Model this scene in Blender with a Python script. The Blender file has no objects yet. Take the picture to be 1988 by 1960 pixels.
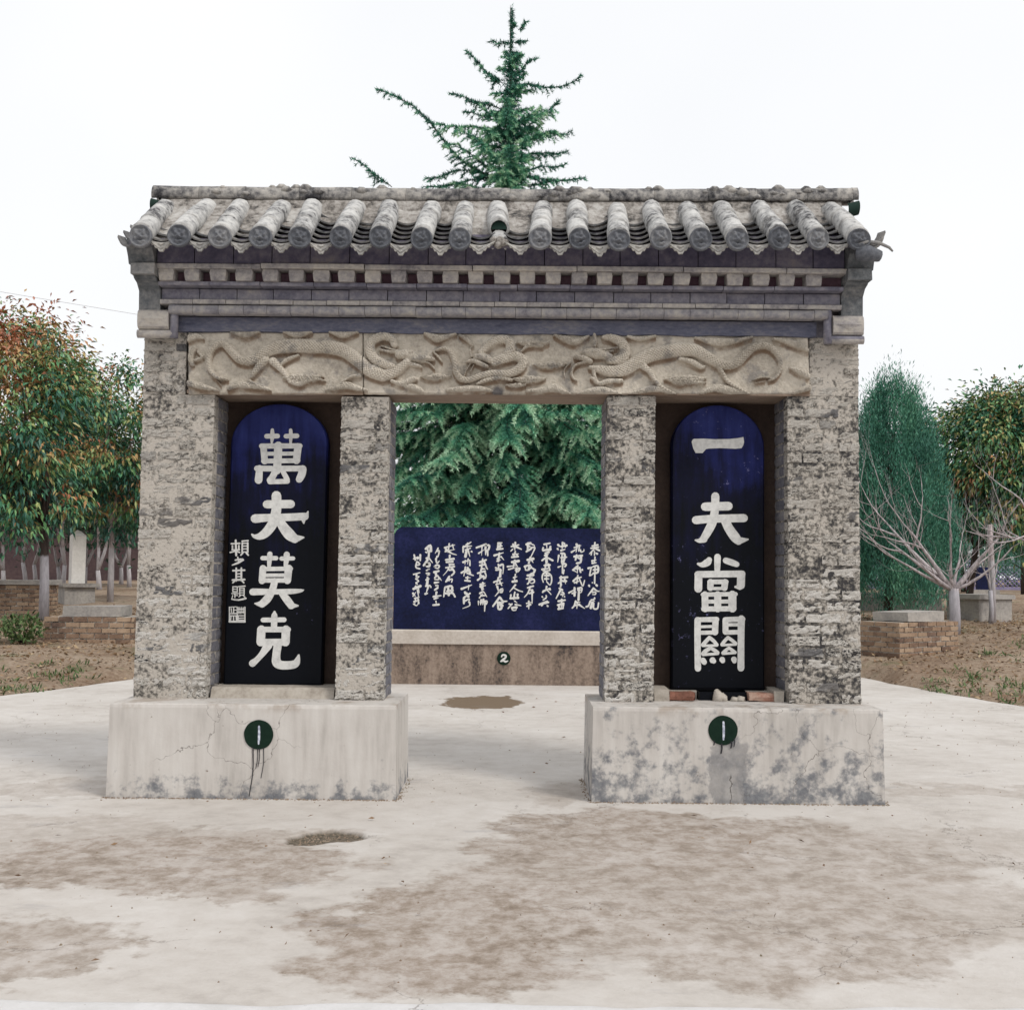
import bpy, math, random
import numpy as np
from mathutils import Vector, Matrix, Euler, noise as mnoise
rng = random.Random(7)
nr = np.random.RandomState(11)
sc = bpy.context.scene
col = sc.collection
R = math.radians

# ------------------------------------------------------------------ camera
cam_d = bpy.data.cameras.new('camera')
cam = bpy.data.objects.new('camera', cam_d); col.objects.link(cam)
cam_d.sensor_width = 36; cam_d.lens = 36 * 2300 / 1988; cam_d.clip_end = 4000; cam_d.clip_start = .05
cam.matrix_world = Matrix.Translation((.14, -8, 1.51)) @ Euler((0, 0, R(.15))).to_matrix().to_4x4() @ \
    Euler((R(90 + 3.35), 0, 0)).to_matrix().to_4x4() @ Euler((0, 0, R(.53))).to_matrix().to_4x4()
sc.camera = cam
# ------------------------------------------------------------------ light
SUN_EL, SUN_AZ = 48, 132          # from the right, behind the camera
w = bpy.data.worlds.new('World'); sc.world = w; w.use_nodes = True
nt = w.node_tree; nt.nodes.clear()
sky = nt.nodes.new('ShaderNodeTexSky'); sky.sky_type = 'NISHITA'; sky.sun_disc = False
sky.sun_elevation = R(SUN_EL); sky.sun_rotation = R(SUN_AZ); sky.dust_density = 4
mx = nt.nodes.new('ShaderNodeMix'); mx.data_type = 'RGBA'; mx.inputs[0].default_value = .9
cn = nt.nodes.new('ShaderNodeTexNoise'); cn.inputs['Scale'].default_value = 2.2; cn.inputs['Detail'].default_value = 3
tcw = nt.nodes.new('ShaderNodeTexCoord'); nt.links.new(tcw.outputs['Generated'], cn.inputs['Vector'])
crw = nt.nodes.new('ShaderNodeValToRGB'); crw.color_ramp.elements[0].position = .3; crw.color_ramp.elements[1].position = .7
crw.color_ramp.elements[0].color = (9.1, 9.25, 9.45, 1); crw.color_ramp.elements[1].color = (10.0, 10.0, 10.05, 1)   # overcast cloud, faintly mottled all round
nt.links.new(cn.outputs['Fac'], crw.inputs[0]); nt.links.new(crw.outputs[0], mx.inputs[7])
bg = nt.nodes.new('ShaderNodeBackground'); bg.inputs[1].default_value = .1
wo = nt.nodes.new('ShaderNodeOutputWorld')
nt.links.new(sky.outputs[0], mx.inputs[6]); nt.links.new(mx.outputs[2], bg.inputs[0]); nt.links.new(bg.outputs[0], wo.inputs[0])
sl = bpy.data.lights.new('sun', 'SUN'); sl.energy = 1.5; sl.angle = R(14); sl.color = (1, .96, .9)
so = bpy.data.objects.new('sun', sl); col.objects.link(so)
az = R(SUN_AZ); el = R(SUN_EL)
sd = Vector((math.sin(az) * math.cos(el), math.cos(az) * math.cos(el), math.sin(el)))
so.rotation_euler = sd.to_track_quat('Z', 'Y').to_euler(); so.location = (6, -10, 14)
vs = sc.view_settings; vs.view_transform = 'Standard'; vs.look = 'None'; vs.gamma = 1; vs.exposure = .14; vs.use_curve_mapping = False

# ------------------------------------------------------------------ materials
class NB:
    def __init__(s, name):
        s.m = bpy.data.materials.new(name); s.m.use_nodes = True; s.t = s.m.node_tree; s.t.nodes.clear()
        s.out = s.t.nodes.new('ShaderNodeOutputMaterial'); s.b = s.t.nodes.new('ShaderNodeBsdfPrincipled')
        s.t.links.new(s.b.outputs[0], s.out.inputs[0]); s.b.inputs['Roughness'].default_value = .85
        s.b.inputs['Specular IOR Level'].default_value = .25
        s.pos = s.n('ShaderNodeNewGeometry').outputs['Position']
    def n(s, t, **k):
        x = s.t.nodes.new(t)
        for a, v in k.items(): setattr(x, a, v)
        return x
    def link(s, a, b): s.t.links.new(a, b)
    def put(s, v, sock):
        if hasattr(v, 'is_output'): s.link(v, sock)
        elif v is not None:
            if isinstance(v, (tuple, list)) and len(v) == 3 and sock.type == 'RGBA': v = tuple(v) + (1,)
            sock.default_value = v
    def math(s, op, a, b=None, clamp=False):
        x = s.n('ShaderNodeMath', operation=op, use_clamp=clamp); s.put(a, x.inputs[0]); s.put(b, x.inputs[1]); return x.outputs[0]
    def vmath(s, op, a, b=None, scale=None):
        x = s.n('ShaderNodeVectorMath', operation=op); s.put(a, x.inputs[0])
        if b is not None: s.put(b, x.inputs[1])
        if scale is not None: x.inputs['Scale'].default_value = scale
        return x.outputs['Value'] if op in ('LENGTH', 'DISTANCE', 'DOT_PRODUCT') else x.outputs[0]
    def noise(s, scale, detail=4, rough=.55, vec=None, dist=0, colr=False):
        x = s.n('ShaderNodeTexNoise'); s.put(vec if vec is not None else s.pos, x.inputs['Vector'])
        x.inputs['Scale'].default_value = scale; x.inputs['Detail'].default_value = detail
        x.inputs['Roughness'].default_value = rough; x.inputs['Distortion'].default_value = dist
        return x.outputs['Color' if colr else 'Fac']
    def voro(s, scale, feature='F1', vec=None):
        x = s.n('ShaderNodeTexVoronoi', feature=feature); s.put(vec if vec is not None else s.pos, x.inputs['Vector'])
        x.inputs['Scale'].default_value = scale; return x.outputs['Distance']
    def scaled(s, sx, sy, sz, vec=None):
        return s.vmath('MULTIPLY', vec if vec is not None else s.pos, (sx, sy, sz))
    def ramp(s, fac, stops, interp='LINEAR'):
        x = s.n('ShaderNodeValToRGB'); cr = x.color_ramp; cr.interpolation = interp
        while len(cr.elements) < len(stops): cr.elements.new(.5)
        for e, (p, c) in zip(cr.elements, stops):
            e.position = p; e.color = (c, c, c, 1) if isinstance(c, (int, float)) else tuple(c) + (1,)
        s.put(fac, x.inputs[0]); return x.outputs[0]
    def mix(s, f, a, b, blend='MIX'):
        x = s.n('ShaderNodeMix', data_type='RGBA', blend_type=blend); s.put(f, x.inputs[0]); s.put(a, x.inputs[6]); s.put(b, x.inputs[7]); return x.outputs[2]
    def step(s, v, lo, hi):
        x = s.n('ShaderNodeMapRange', interpolation_type='SMOOTHSTEP'); s.put(v, x.inputs[0])
        x.inputs[1].default_value = lo; x.inputs[2].default_value = hi; return x.outputs[0]
    def sep(s, v=None):
        x = s.n('ShaderNodeSeparateXYZ'); s.put(v if v is not None else s.pos, x.inputs[0]); return x.outputs
    def rand(s): return s.n('ShaderNodeObjectInfo').outputs['Random']
    def attr(s, name): return s.n('ShaderNodeAttribute', attribute_name=name).outputs['Fac']
    def done(s, colr, rough=None, bump=None, strength=.5, dist=.01, spec=None):
        s.put(colr, s.b.inputs['Base Color'])
        if rough is not None: s.put(rough, s.b.inputs['Roughness'])
        if spec is not None: s.b.inputs['Specular IOR Level'].default_value = spec
        if bump is not None:
            x = s.n('ShaderNodeBump'); x.inputs['Strength'].default_value = strength; x.inputs['Distance'].default_value = dist
            s.put(bump, x.inputs['Height']); s.link(x.outputs[0], s.b.inputs['Normal'])
        return s.m

def mottled(name, stops, s1=4, s2=28, w1=.4, w2=.5, wr=.1, bs=70, strength=.5, dist=.008, rough=.9, stretch=None, spec=.2):
    b = NB(name); p = b.scaled(*stretch) if stretch else b.pos
    a = b.math('MULTIPLY', b.noise(s1, 3, .6, p), w1); c = b.noise(s2, 7, .68, p)
    v = b.math('ADD', a, b.math('MULTIPLY', c, w2)); v = b.math('ADD', v, b.math('MULTIPLY', b.rand(), wr))
    h = b.math('ADD', c, b.math('MULTIPLY', b.noise(bs, 5, .7, p), .6))
    return b.done(b.ramp(v, stops), rough, h, strength, dist, spec)

M = {}
def mat_brick():
    b = NB('weathered_brick'); r = b.rand(); z = b.sep()[2]
    p = b.scaled(1, 1, 2.1)
    A = b.noise(2.6, 3, .6, p); B = b.noise(34, 8, .74, b.vmath('ADD', p, b.vmath('SCALE', b.noise(9, 3, .6, colr=True), scale=.06))); Cn = b.noise(110, 5, .75)
    v = b.math('ADD', b.math('MULTIPLY', A, .24), b.math('MULTIPLY', B, .66))
    v = b.math('ADD', v, b.math('MULTIPLY', r, .07)); v = b.math('ADD', v, b.math('MULTIPLY', Cn, .26))
    salt = b.step(b.math('ADD', z, b.math('MULTIPLY', A, .9)), 2.75, 1.75)      # salts risen from the ground whiten the lower courses
    up = b.ramp(v, [(.48, (.05, .049, .055)), (.525, (.17, .16, .15)), (.56, (.43, .403, .363)), (.615, (.63, .595, .545))])
    lo = b.ramp(v, [(.494, (.03, .03, .038)), (.533, (.13, .124, .12)), (.554, (.43, .403, .363)), (.582, (.73, .695, .64)), (.68, (.82, .79, .75))])
    c = b.mix(salt, up, lo)
    bare = b.math('MULTIPLY', b.step(r, .86, .9), b.step(b.noise(9, 3), .38, .52))
    c = b.mix(b.math('MULTIPLY', bare, .85), c, b.ramp(b.noise(40), [(.3, (.075, .08, .095)), (.7, (.16, .16, .17))]))
    tint = b.noise(1.6, 2, .5); c = b.mix(b.math('MULTIPLY', b.step(tint, .5, .7), .2), c, (.36, .3, .24), 'MIX')
    h = b.math('ADD', B, b.math('MULTIPLY', Cn, .5))
    return b.done(c, .95, h, 1, .03, .08)
M['brick'] = mat_brick()
M['mortar'] = mottled('eroded_mortar', [(.4, (.05, .048, .05)), (.46, (.19, .175, .155)), (.53, (.5, .46, .41))], 5, 40, .4, .5, .1, strength=.9, dist=.014)
M['jamb'] = mottled('grey_jamb_brick', [(.3, (.06, .062, .078)), (.5, (.15, .15, .175)), (.62, (.24, .23, .235)), (.75, (.42, .38, .33))], 4, 30, .4, .5, .14, strength=.6)
M['maroon'] = mottled('maroon_recess_brick', [(.3, (.06, .035, .05)), (.6, (.13, .075, .095))], 5, 26, .45, .5, .06, strength=.4)
M['cornice'] = mottled('blue_grey_brick', [(.32, (.085, .083, .115)), (.46, (.165, .16, .2)), (.58, (.25, .24, .27)), (.72, (.37, .345, .33))], 5, 26, .45, .5, .07, strength=.45, dist=.006)
M['fascia'] = mottled('purple_grey_brick', [(.32, (.055, .05, .08)), (.48, (.11, .1, .145)), (.6, (.18, .165, .2)), (.76, (.3, .26, .23))], 5, 22, .45, .48, .1, strength=.4, dist=.006)
M['dentil'] = mottled('pale_grey_brick', [(.34, (.16, .15, .165)), (.48, (.32, .3, .295)), (.62, (.48, .445, .4))], 6, 32, .45, .5, .08, strength=.6, dist=.008)
M['endblock'] = mottled('dark_end_block', [(.34, (.055, .063, .07)), (.48, (.14, .147, .155)), (.62, (.27, .265, .26)), (.76, (.4, .38, .35))], 4, 24, .4, .5, .16, strength=.7, dist=.01)
M['roll'] = mottled('moulding_brick', [(.33, (.13, .125, .15)), (.48, (.26, .25, .265)), (.62, (.4, .375, .345))], 6, 28, .45, .5, .05, strength=.5, dist=.006)
M['band'] = mottled('slate_band', [(.3, (.06, .065, .1)), (.48, (.12, .125, .17)), (.62, (.2, .195, .215)), (.75, (.33, .3, .27))], 3, 20, .45, .5, 0, strength=.6, dist=.008, stretch=(1, 1, 2.5))
M['tile'] = mottled('weathered_tile', [(.38, (.035, .035, .04)), (.45, (.14, .138, .14)), (.52, (.345, .343, .34)), (.64, (.55, .545, .53))], 9, 26, .45, .55, .1, strength=.55, dist=.008)
M['disc'] = mottled('grey_tile_end', [(.3, (.06, .065, .078)), (.5, (.135, .142, .16)), (.68, (.26, .26, .265))], 10, 50, .4, .45, .15, strength=.3, dist=.004)
M['pan'] = mottled('pan_tile_grey', [(.3, (.1, .105, .11)), (.5, (.2, .2, .205)), (.68, (.33, .315, .29))], 8, 40, .4, .45, .15, strength=.4, dist=.005)
M['driptile'] = mottled('pale_drip_tile', [(.32, (.13, .13, .135)), (.46, (.3, .295, .285)), (.6, (.46, .445, .415))], 8, 40, .45, .5, .08, strength=.4, dist=.005)
M['ridge'] = mottled('ridge_mortar', [(.4, (.045, .045, .05)), (.47, (.17, .165, .165)), (.55, (.35, .335, .315)), (.66, (.52, .49, .45))], 5, 22, .45, .52, .06, strength=.8, dist=.012)
M['fillet'] = mottled('tile_bed_plaster', [(.39, (.045, .045, .048)), (.46, (.18, .165, .15)), (.54, (.355, .33, .305)), (.66, (.54, .525, .5))], 5, 24, .45, .55, .1, strength=.9, dist=.014)
M['redbrick'] = mottled('red_brick', [(.3, (.11, .055, .042)), (.5, (.26, .12, .085)), (.68, (.42, .3, .24))], 8, 40, .4, .4, .2, strength=.6)
M['tombbrick'] = mottled('brown_tomb_brick', [(.3, (.12, .08, .065)), (.5, (.27, .18, .125)), (.72, (.42, .31, .22))], 5, 25, .35, .35, .35, strength=.6)
M['tombstone'] = mottled('tomb_concrete', [(.3, (.16, .155, .16)), (.5, (.33, .31, .29)), (.7, (.48, .45, .41))], 3, 20, .45, .5, .06, strength=.5)
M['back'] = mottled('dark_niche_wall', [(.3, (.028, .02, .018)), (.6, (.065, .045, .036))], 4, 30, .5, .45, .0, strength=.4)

def mat_relief():
    b = NB('carved_sandstone'); hgt = b.attr('relief')
    c = b.ramp(b.math('ADD', b.math('MULTIPLY', b.noise(3, 4), .55), b.math('MULTIPLY', b.noise(40, 6, .7), .45)),
               [(.36, (.33, .295, .25)), (.48, (.48, .435, .37)), (.62, (.6, .55, .475))])
    c = b.mix(b.math('MULTIPLY', b.step(b.noise(7, 5, .65), .52, .64), .55), c, (.16, .155, .16))
    # iron-brown tint in the cut grooves beside the figures
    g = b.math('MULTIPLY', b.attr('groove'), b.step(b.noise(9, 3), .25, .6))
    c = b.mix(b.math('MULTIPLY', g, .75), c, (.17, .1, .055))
    sx = b.math('SUBTRACT', b.sep()[0], .01); sz = b.math('SUBTRACT', b.sep()[2], 2.79)
    d = b.math('SQRT', b.math('ADD', b.math('MULTIPLY', sx, sx), b.math('MULTIPLY', sz, sz)))
    c = b.mix(b.math('MULTIPLY', b.step(b.math('ADD', d, b.math('MULTIPLY', b.noise(30), .04)), .075, .045), .8), c, (.06, .06, .075))
    return b.done(c, .95, b.noise(90, 5, .7), .5, .006, .15)
M['relief'] = mat_relief()
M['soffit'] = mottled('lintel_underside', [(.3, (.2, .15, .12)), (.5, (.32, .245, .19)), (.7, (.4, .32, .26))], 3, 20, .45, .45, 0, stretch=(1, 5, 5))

def mat_plaster(name, mould, zmould, seed, rise=.55, patch=False):
    b = NB(name); P = b.vmath('ADD', b.pos, (seed, seed * .7, 0)); z = b.sep()[2]
    big = b.noise(1.6, 4, .6, P); fine = b.noise(30, 7, .7, P); streak = b.noise(5, 4, .6, b.scaled(3, 3, .35, P))
    c = b.ramp(b.math('ADD', b.math('MULTIPLY', big, .5), b.math('MULTIPLY', streak, .5)), [(.32, (.38, .355, .33)), (.5, (.52, .49, .46)), (.68, (.6, .575, .545))])
    blot = b.math('ADD', b.math('MULTIPLY', b.noise(9, 5, .62, P), .75), b.math('MULTIPLY', fine, .3))
    zf = b.math('MULTIPLY', b.math('SUBTRACT', zmould, z), rise)          # black mould rises from the damp foot
    mk = b.step(b.math('ADD', blot, zf), mould - .02, mould + .16)
    c = b.mix(b.math('MULTIPLY', mk, .85), c, b.ramp(fine, [(.35, (.045, .055, .08)), (.65, (.17, .18, .195))]))
    spot = b.step(b.math('ADD', b.noise(13, 5, .7, P), b.math('MULTIPLY', fine, .12)), .74, .79)
    c = b.mix(b.math('MULTIPLY', spot, .8), c, (.14, .09, .065))
    if patch:      # cement repair below the painted number
        q = b.vmath('ADD', b.pos, b.vmath('SCALE', b.vmath('SUBTRACT', b.noise(7, 4, .6, colr=True), (.5, .5, .5)), scale=.16)); X_ = b.sep(q)
        pm = b.math('MULTIPLY', b.step(b.math('ABSOLUTE', b.math('SUBTRACT', X_[0], 1.575)), .125, .11), b.step(X_[2], .4, .37))
        c = b.mix(b.math('MULTIPLY', pm, .7), c, b.ramp(fine, [(.35, (.2, .195, .195)), (.65, (.31, .3, .295))]))
        cr = b.math('MULTIPLY', b.step(b.math('ABSOLUTE', b.math('SUBTRACT', X_[0], 1.6)), .006, .002), b.step(X_[2], .2, .17))
        c = b.mix(b.math('MULTIPLY', cr, .8), c, (.06, .05, .045))
    top = b.math('MULTIPLY', b.step(z, .55, .625), b.step(b.noise(3.5, 4, .6, P), .52, .62))
    c = b.mix(b.math('MULTIPLY', top, .6), c, (.3, .24, .19))
    crk = b.math('MULTIPLY', b.step(b.voro(2.1, 'DISTANCE_TO_EDGE', b.vmath('ADD', P, b.vmath('SCALE', b.noise(4, 4, colr=True), scale=.35))), .006, .0), b.step(b.noise(1.3, 2, .5, P), .5, .6))
    c = b.mix(b.math('MULTIPLY', crk, .75), c, (.1, .085, .075))
    return b.done(c, .92, b.math('SUBTRACT', b.math('ADD', b.math('MULTIPLY', fine, .5), b.noise(8, 3)), b.math('MULTIPLY', crk, .6)), .35, .008, .15)
M['plinthL'] = mat_plaster('plinth_plaster', .555, .12, 3.1, 1.0)
M['plinthR'] = mat_plaster('plinth_plaster_mouldy', .505, .3, 8.3, .25, True)
M['cement'] = mottled('cement_sill', [(.3, (.25, .215, .18)), (.48, (.42, .38, .33)), (.68, (.52, .48, .43))], 5, 30, .45, .45, .05, strength=.5)

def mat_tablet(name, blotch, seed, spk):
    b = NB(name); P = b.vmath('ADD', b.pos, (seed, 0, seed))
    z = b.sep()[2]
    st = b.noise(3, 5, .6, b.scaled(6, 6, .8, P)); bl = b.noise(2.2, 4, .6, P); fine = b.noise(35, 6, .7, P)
    # colour turns bluer towards the rounded head of the stone
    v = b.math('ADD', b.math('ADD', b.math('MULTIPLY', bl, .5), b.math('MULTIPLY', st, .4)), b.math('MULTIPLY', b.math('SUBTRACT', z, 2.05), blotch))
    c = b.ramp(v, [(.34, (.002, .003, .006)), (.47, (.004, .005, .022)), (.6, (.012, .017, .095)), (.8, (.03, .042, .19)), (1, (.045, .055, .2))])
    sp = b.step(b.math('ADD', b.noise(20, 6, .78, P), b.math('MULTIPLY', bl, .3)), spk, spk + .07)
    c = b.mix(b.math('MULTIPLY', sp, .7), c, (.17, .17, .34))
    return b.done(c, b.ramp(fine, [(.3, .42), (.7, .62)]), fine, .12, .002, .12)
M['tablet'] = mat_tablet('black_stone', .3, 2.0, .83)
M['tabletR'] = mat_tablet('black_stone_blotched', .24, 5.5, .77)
b = NB('indigo_stone'); fi = b.noise(30, 6, .7)
c = b.ramp(b.math('ADD', b.math('MULTIPLY', b.noise(2.2, 4, .6), .55), b.math('MULTIPLY', fi, .45)), [(.36, (.003, .005, .02)), (.5, (.007, .011, .047)), (.62, (.016, .02, .08)), (.74, (.055, .062, .15))])
M['indigo'] = b.done(c, .55, fi, .15, .003, .15)
b = NB('white_paint'); c = b.ramp(b.noise(24, 6, .7), [(.3, (.5, .5, .49)), (.55, (.68, .68, .66)), (.8, (.76, .76, .74))])
M['white'] = b.done(c, .8, b.noise(60), .3, .003)
b = NB('chalky_numeral'); M['numeral'] = b.done(b.ramp(b.noise(60, 4), [(.35, (.25, .28, .36)), (.6, (.62, .66, .74))]), .7)
b = NB('dark_green_paint'); M['disc_paint'] = b.done(b.ramp(b.noise(20, 4), [(.3, (.006, .018, .012)), (.7, (.01, .026, .017))]), .6, spec=.08)
b = NB('black_drip_paint'); M['drip'] = b.done((.02, .02, .026), .5)
b = NB('brown_base'); big = b.noise(2.2, 5, .65, b.scaled(2.5, 2.5, .6)); fi = b.noise(26, 6, .7)
c = b.ramp(b.math('ADD', b.math('MULTIPLY', big, .6), b.math('MULTIPLY', fi, .4)), [(.38, (.05, .045, .045)), (.45, (.15, .115, .095)), (.54, (.26, .2, .16)), (.68, (.36, .29, .24))])
M['brownbase'] = b.done(c, .92, fi, .5, .008, .15)
M['cream'] = mottled('cream_slab', [(.3, (.42, .37, .32)), (.5, (.55, .5, .45)), (.7, (.6, .56, .52))], 3, 24, .4, .45, 0, strength=.3)
b = NB('hollow_shade_green'); M['hollow'] = b.done((.012, .03, .024), .9)  # near-black green standing for the shade inside hollow tiles

STAINS_AND_SHADE = [(-1.72, -1.75, 1.05, .62, .95), (-1.15, -2.0, .42, .4, .8), (-1.85, -3.25, .5, .42, .8), (-1.5, -1.15, .7, .3, .6), (-.12, -2.95, .62, .75, 1.0), (.35, -2.2, .65, .6, .85),
          (.95, -.72, 1.0, .45, .95), (.75, -1.3, .85, .6, .9), (1.6, -1.5, 1.0, .85, .75), (1.2, -2.7, .9, .8, .8), (2.1, -2.5, .6, .6, .55), (2.7, -1.2, .8, .5, .4), (-2.6, -1.0, .8, .5, .45), (3.4, .6, .6, .25, .45), (-2.9, .35, .5, .4, .45), (.45, .3, .22, .5, .4)]  # the last two paint the soft shade left of each plinth
def mat_apron():
    b = NB('stained_concrete'); xy = b.scaled(1, 1, 0)
    off = b.vmath('SCALE', b.vmath('SUBTRACT', b.noise(2.4, 8, .66, colr=True), (.5, .5, .5)), scale=1.3)
    q = b.vmath('ADD', xy, b.vmath('MULTIPLY', off, (1, 1, 0)))
    fine = b.noise(45, 7, .7); med = b.noise(5, 9, .72, b.scaled(1, 1.1, 1)); big = b.noise(.8, 4, .55)
    c = b.ramp(b.math('ADD', b.math('MULTIPLY', big, .5), b.math('MULTIPLY', med, .5)), [(.34, (.4, .365, .335)), (.46, (.51, .475, .44)), (.6, (.58, .55, .52))])
    tot = None
    for cx, cy, rx, ry, s in STAINS_AND_SHADE:
        d = b.vmath('LENGTH', b.vmath('MULTIPLY', b.vmath('SUBTRACT', q, (cx, cy, 0)), (1 / rx, 1 / ry, 0)))
        m_ = b.math('MULTIPLY', b.step(d, 1.12, .9), s)
        tot = m_ if tot is None else b.math('MAXIMUM', tot, m_)
    v2 = b.noise(8, 10, .74, b.vmath('ADD', b.scaled(1.15, 1.0, 1), b.vmath('SCALE', b.noise(2.5, 4, .6, colr=True), scale=.16)))
    tex = b.math('ADD', .55, b.math('MULTIPLY', b.step(v2, .64, .38), .4))
    st = b.ramp(b.math('ADD', b.math('MULTIPLY', v2, .7), b.math('MULTIPLY', b.noise(1.7, 4), .3)), [(.36, (.185, .143, .108)), (.46, (.275, .222, .178)), (.54, (.345, .29, .25)), (.64, (.435, .388, .355))])
    c = b.mix(b.math('MULTIPLY', tot, tex), c, st)
    # damp brown pool mark beyond the gate
    d = b.vmath('LENGTH', b.vmath('MULTIPLY', b.vmath('SUBTRACT', b.vmath('ADD', xy, b.vmath('MULTIPLY', off, (.5, 1.1, 0))), (-.22, 6.1, 0)), (1 / .5, 1 / .75, 0)))
    c = b.mix(b.step(d, 1.02, .93), c, (.17, .125, .085))
    # scattered grey bloom
    c = b.mix(b.math('MULTIPLY', b.step(b.noise(1.4, 5, .7, b.vmath('ADD', b.scaled(1, 2.2, 1), (9, 3, 0))), .6, .72), .35), c, (.27, .26, .27))
    # gravelly hole
    ph = b.attr('hole'); c = b.mix(ph, c, b.ramp(fine, [(.38, (.05, .042, .032)), (.6, (.2, .165, .125))]))
    # neighbouring slab in the foreground
    nb = b.attr('slab'); c = b.mix(nb, c, b.ramp(med, [(.35, (.55, .54, .53)), (.6, (.63, .62, .62))]))
    crk = b.math('MULTIPLY', b.step(b.voro(.55, 'DISTANCE_TO_EDGE', b.vmath('ADD', b.pos, b.vmath('SCALE', b.noise(3, 5, .7, colr=True), scale=.5))), .0045, .001), b.step(b.noise(.9, 2), .5, .58))
    c = b.mix(b.math('MULTIPLY', crk, .45), c, (.2, .165, .14))
    spk = b.step(b.noise(42, 2, .5), .74, .78); c = b.mix(b.math('MULTIPLY', spk, .5), c, (.15, .12, .1))
    return b.done(c, .88, b.math('ADD', b.math('MULTIPLY', fine, .5), b.math('SUBTRACT', med, crk)), .5, .016, .2)
M['apron'] = mat_apron()
b = NB('dry_earth'); bn = b.noise(.7, 5, .6); fn = b.noise(14, 7, .72)
c = b.ramp(b.math('ADD', b.math('MULTIPLY', bn, .5), b.math('MULTIPLY', fn, .5)), [(.3, (.12, .08, .055)), (.44, (.24, .17, .12)), (.56, (.34, .265, .2)), (.7, (.42, .355, .29))])
c = b.mix(b.math('MULTIPLY', b.step(b.noise(1.1, 5, .65, b.vmath('ADD', b.pos, (4, 9, 0))), .54, .66), .55), c, (.1, .115, .05))
M['earth'] = b.done(c, .97, fn, .8, .05, .1)

def leafmat(name, stops, rough=.5, spec=.35):
    b = NB(name); t = b.attr('tint')
    return b.done(b.ramp(t, stops), rough, spec=spec)
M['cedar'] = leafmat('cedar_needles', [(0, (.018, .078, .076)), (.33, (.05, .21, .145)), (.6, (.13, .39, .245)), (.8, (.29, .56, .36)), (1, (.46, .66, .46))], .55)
M['photinia'] = leafmat('broad_leaves', [(0, (.03, .11, .08)), (.26, (.06, .21, .11)), (.42, (.15, .33, .13)), (.54, (.33, .4, .15)), (.65, (.46, .36, .15)), (.8, (.46, .24, .11)), (1, (.37, .13, .07))], .42, .4)
M['greenleaf'] = leafmat('dark_leaves', [(0, (.015, .045, .035)), (.5, (.03, .09, .055)), (1, (.07, .15, .07))], .5)
M['cypress'] = leafmat('cypress_sprays', [(0, (.025, .1, .078)), (.5, (.07, .24, .165)), (1, (.15, .37, .23))], .6)
M['weeds'] = leafmat('weeds', [(0, (.04, .08, .03)), (.5, (.09, .15, .05)), (1, (.16, .2, .08))], .7)
M['dryleaf'] = leafmat('dry_leaves', [(0, (.1, .055, .03)), (.5, (.24, .15, .085)), (1, (.42, .32, .2))], .8)

def barkmat(name, low, high, zsplit, twig=None):
    b = NB(name); tc = b.n('ShaderNodeTexCoord').outputs['Object']; z = b.sep(tc)[2]
    n1 = b.noise(22, 5, .7, b.scaled(1, 1, .25, tc)); hi = b.mix(b.step(n1, .35, .65), high, tuple(min(1, x * 1.9) for x in high))
    lo = b.mix(b.step(n1, .3, .7), tuple(x * .7 for x in low), low)
    c = b.mix(b.step(b.math('ADD', z, b.math('MULTIPLY', n1, .12)), zsplit + .03, zsplit + .1), lo, hi)
    return b.done(c, .9, n1, .5, .01, .15)
M['bark_white'] = barkmat('whitewashed_bark', (.4, .385, .42), (.03, .022, .02), 1.25)
M['bark_bare'] = barkmat('pale_bare_bark', (.46, .44, .47), (.3, .27, .275), .85)
M['bark_thin'] = barkmat('thin_trunk_bark', (.55, .52, .54), (.26, .22, .22), 1.3)
M['bark_dark'] = barkmat('dark_bark', (.04, .03, .026), (.04, .03, .026), 0)

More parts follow.
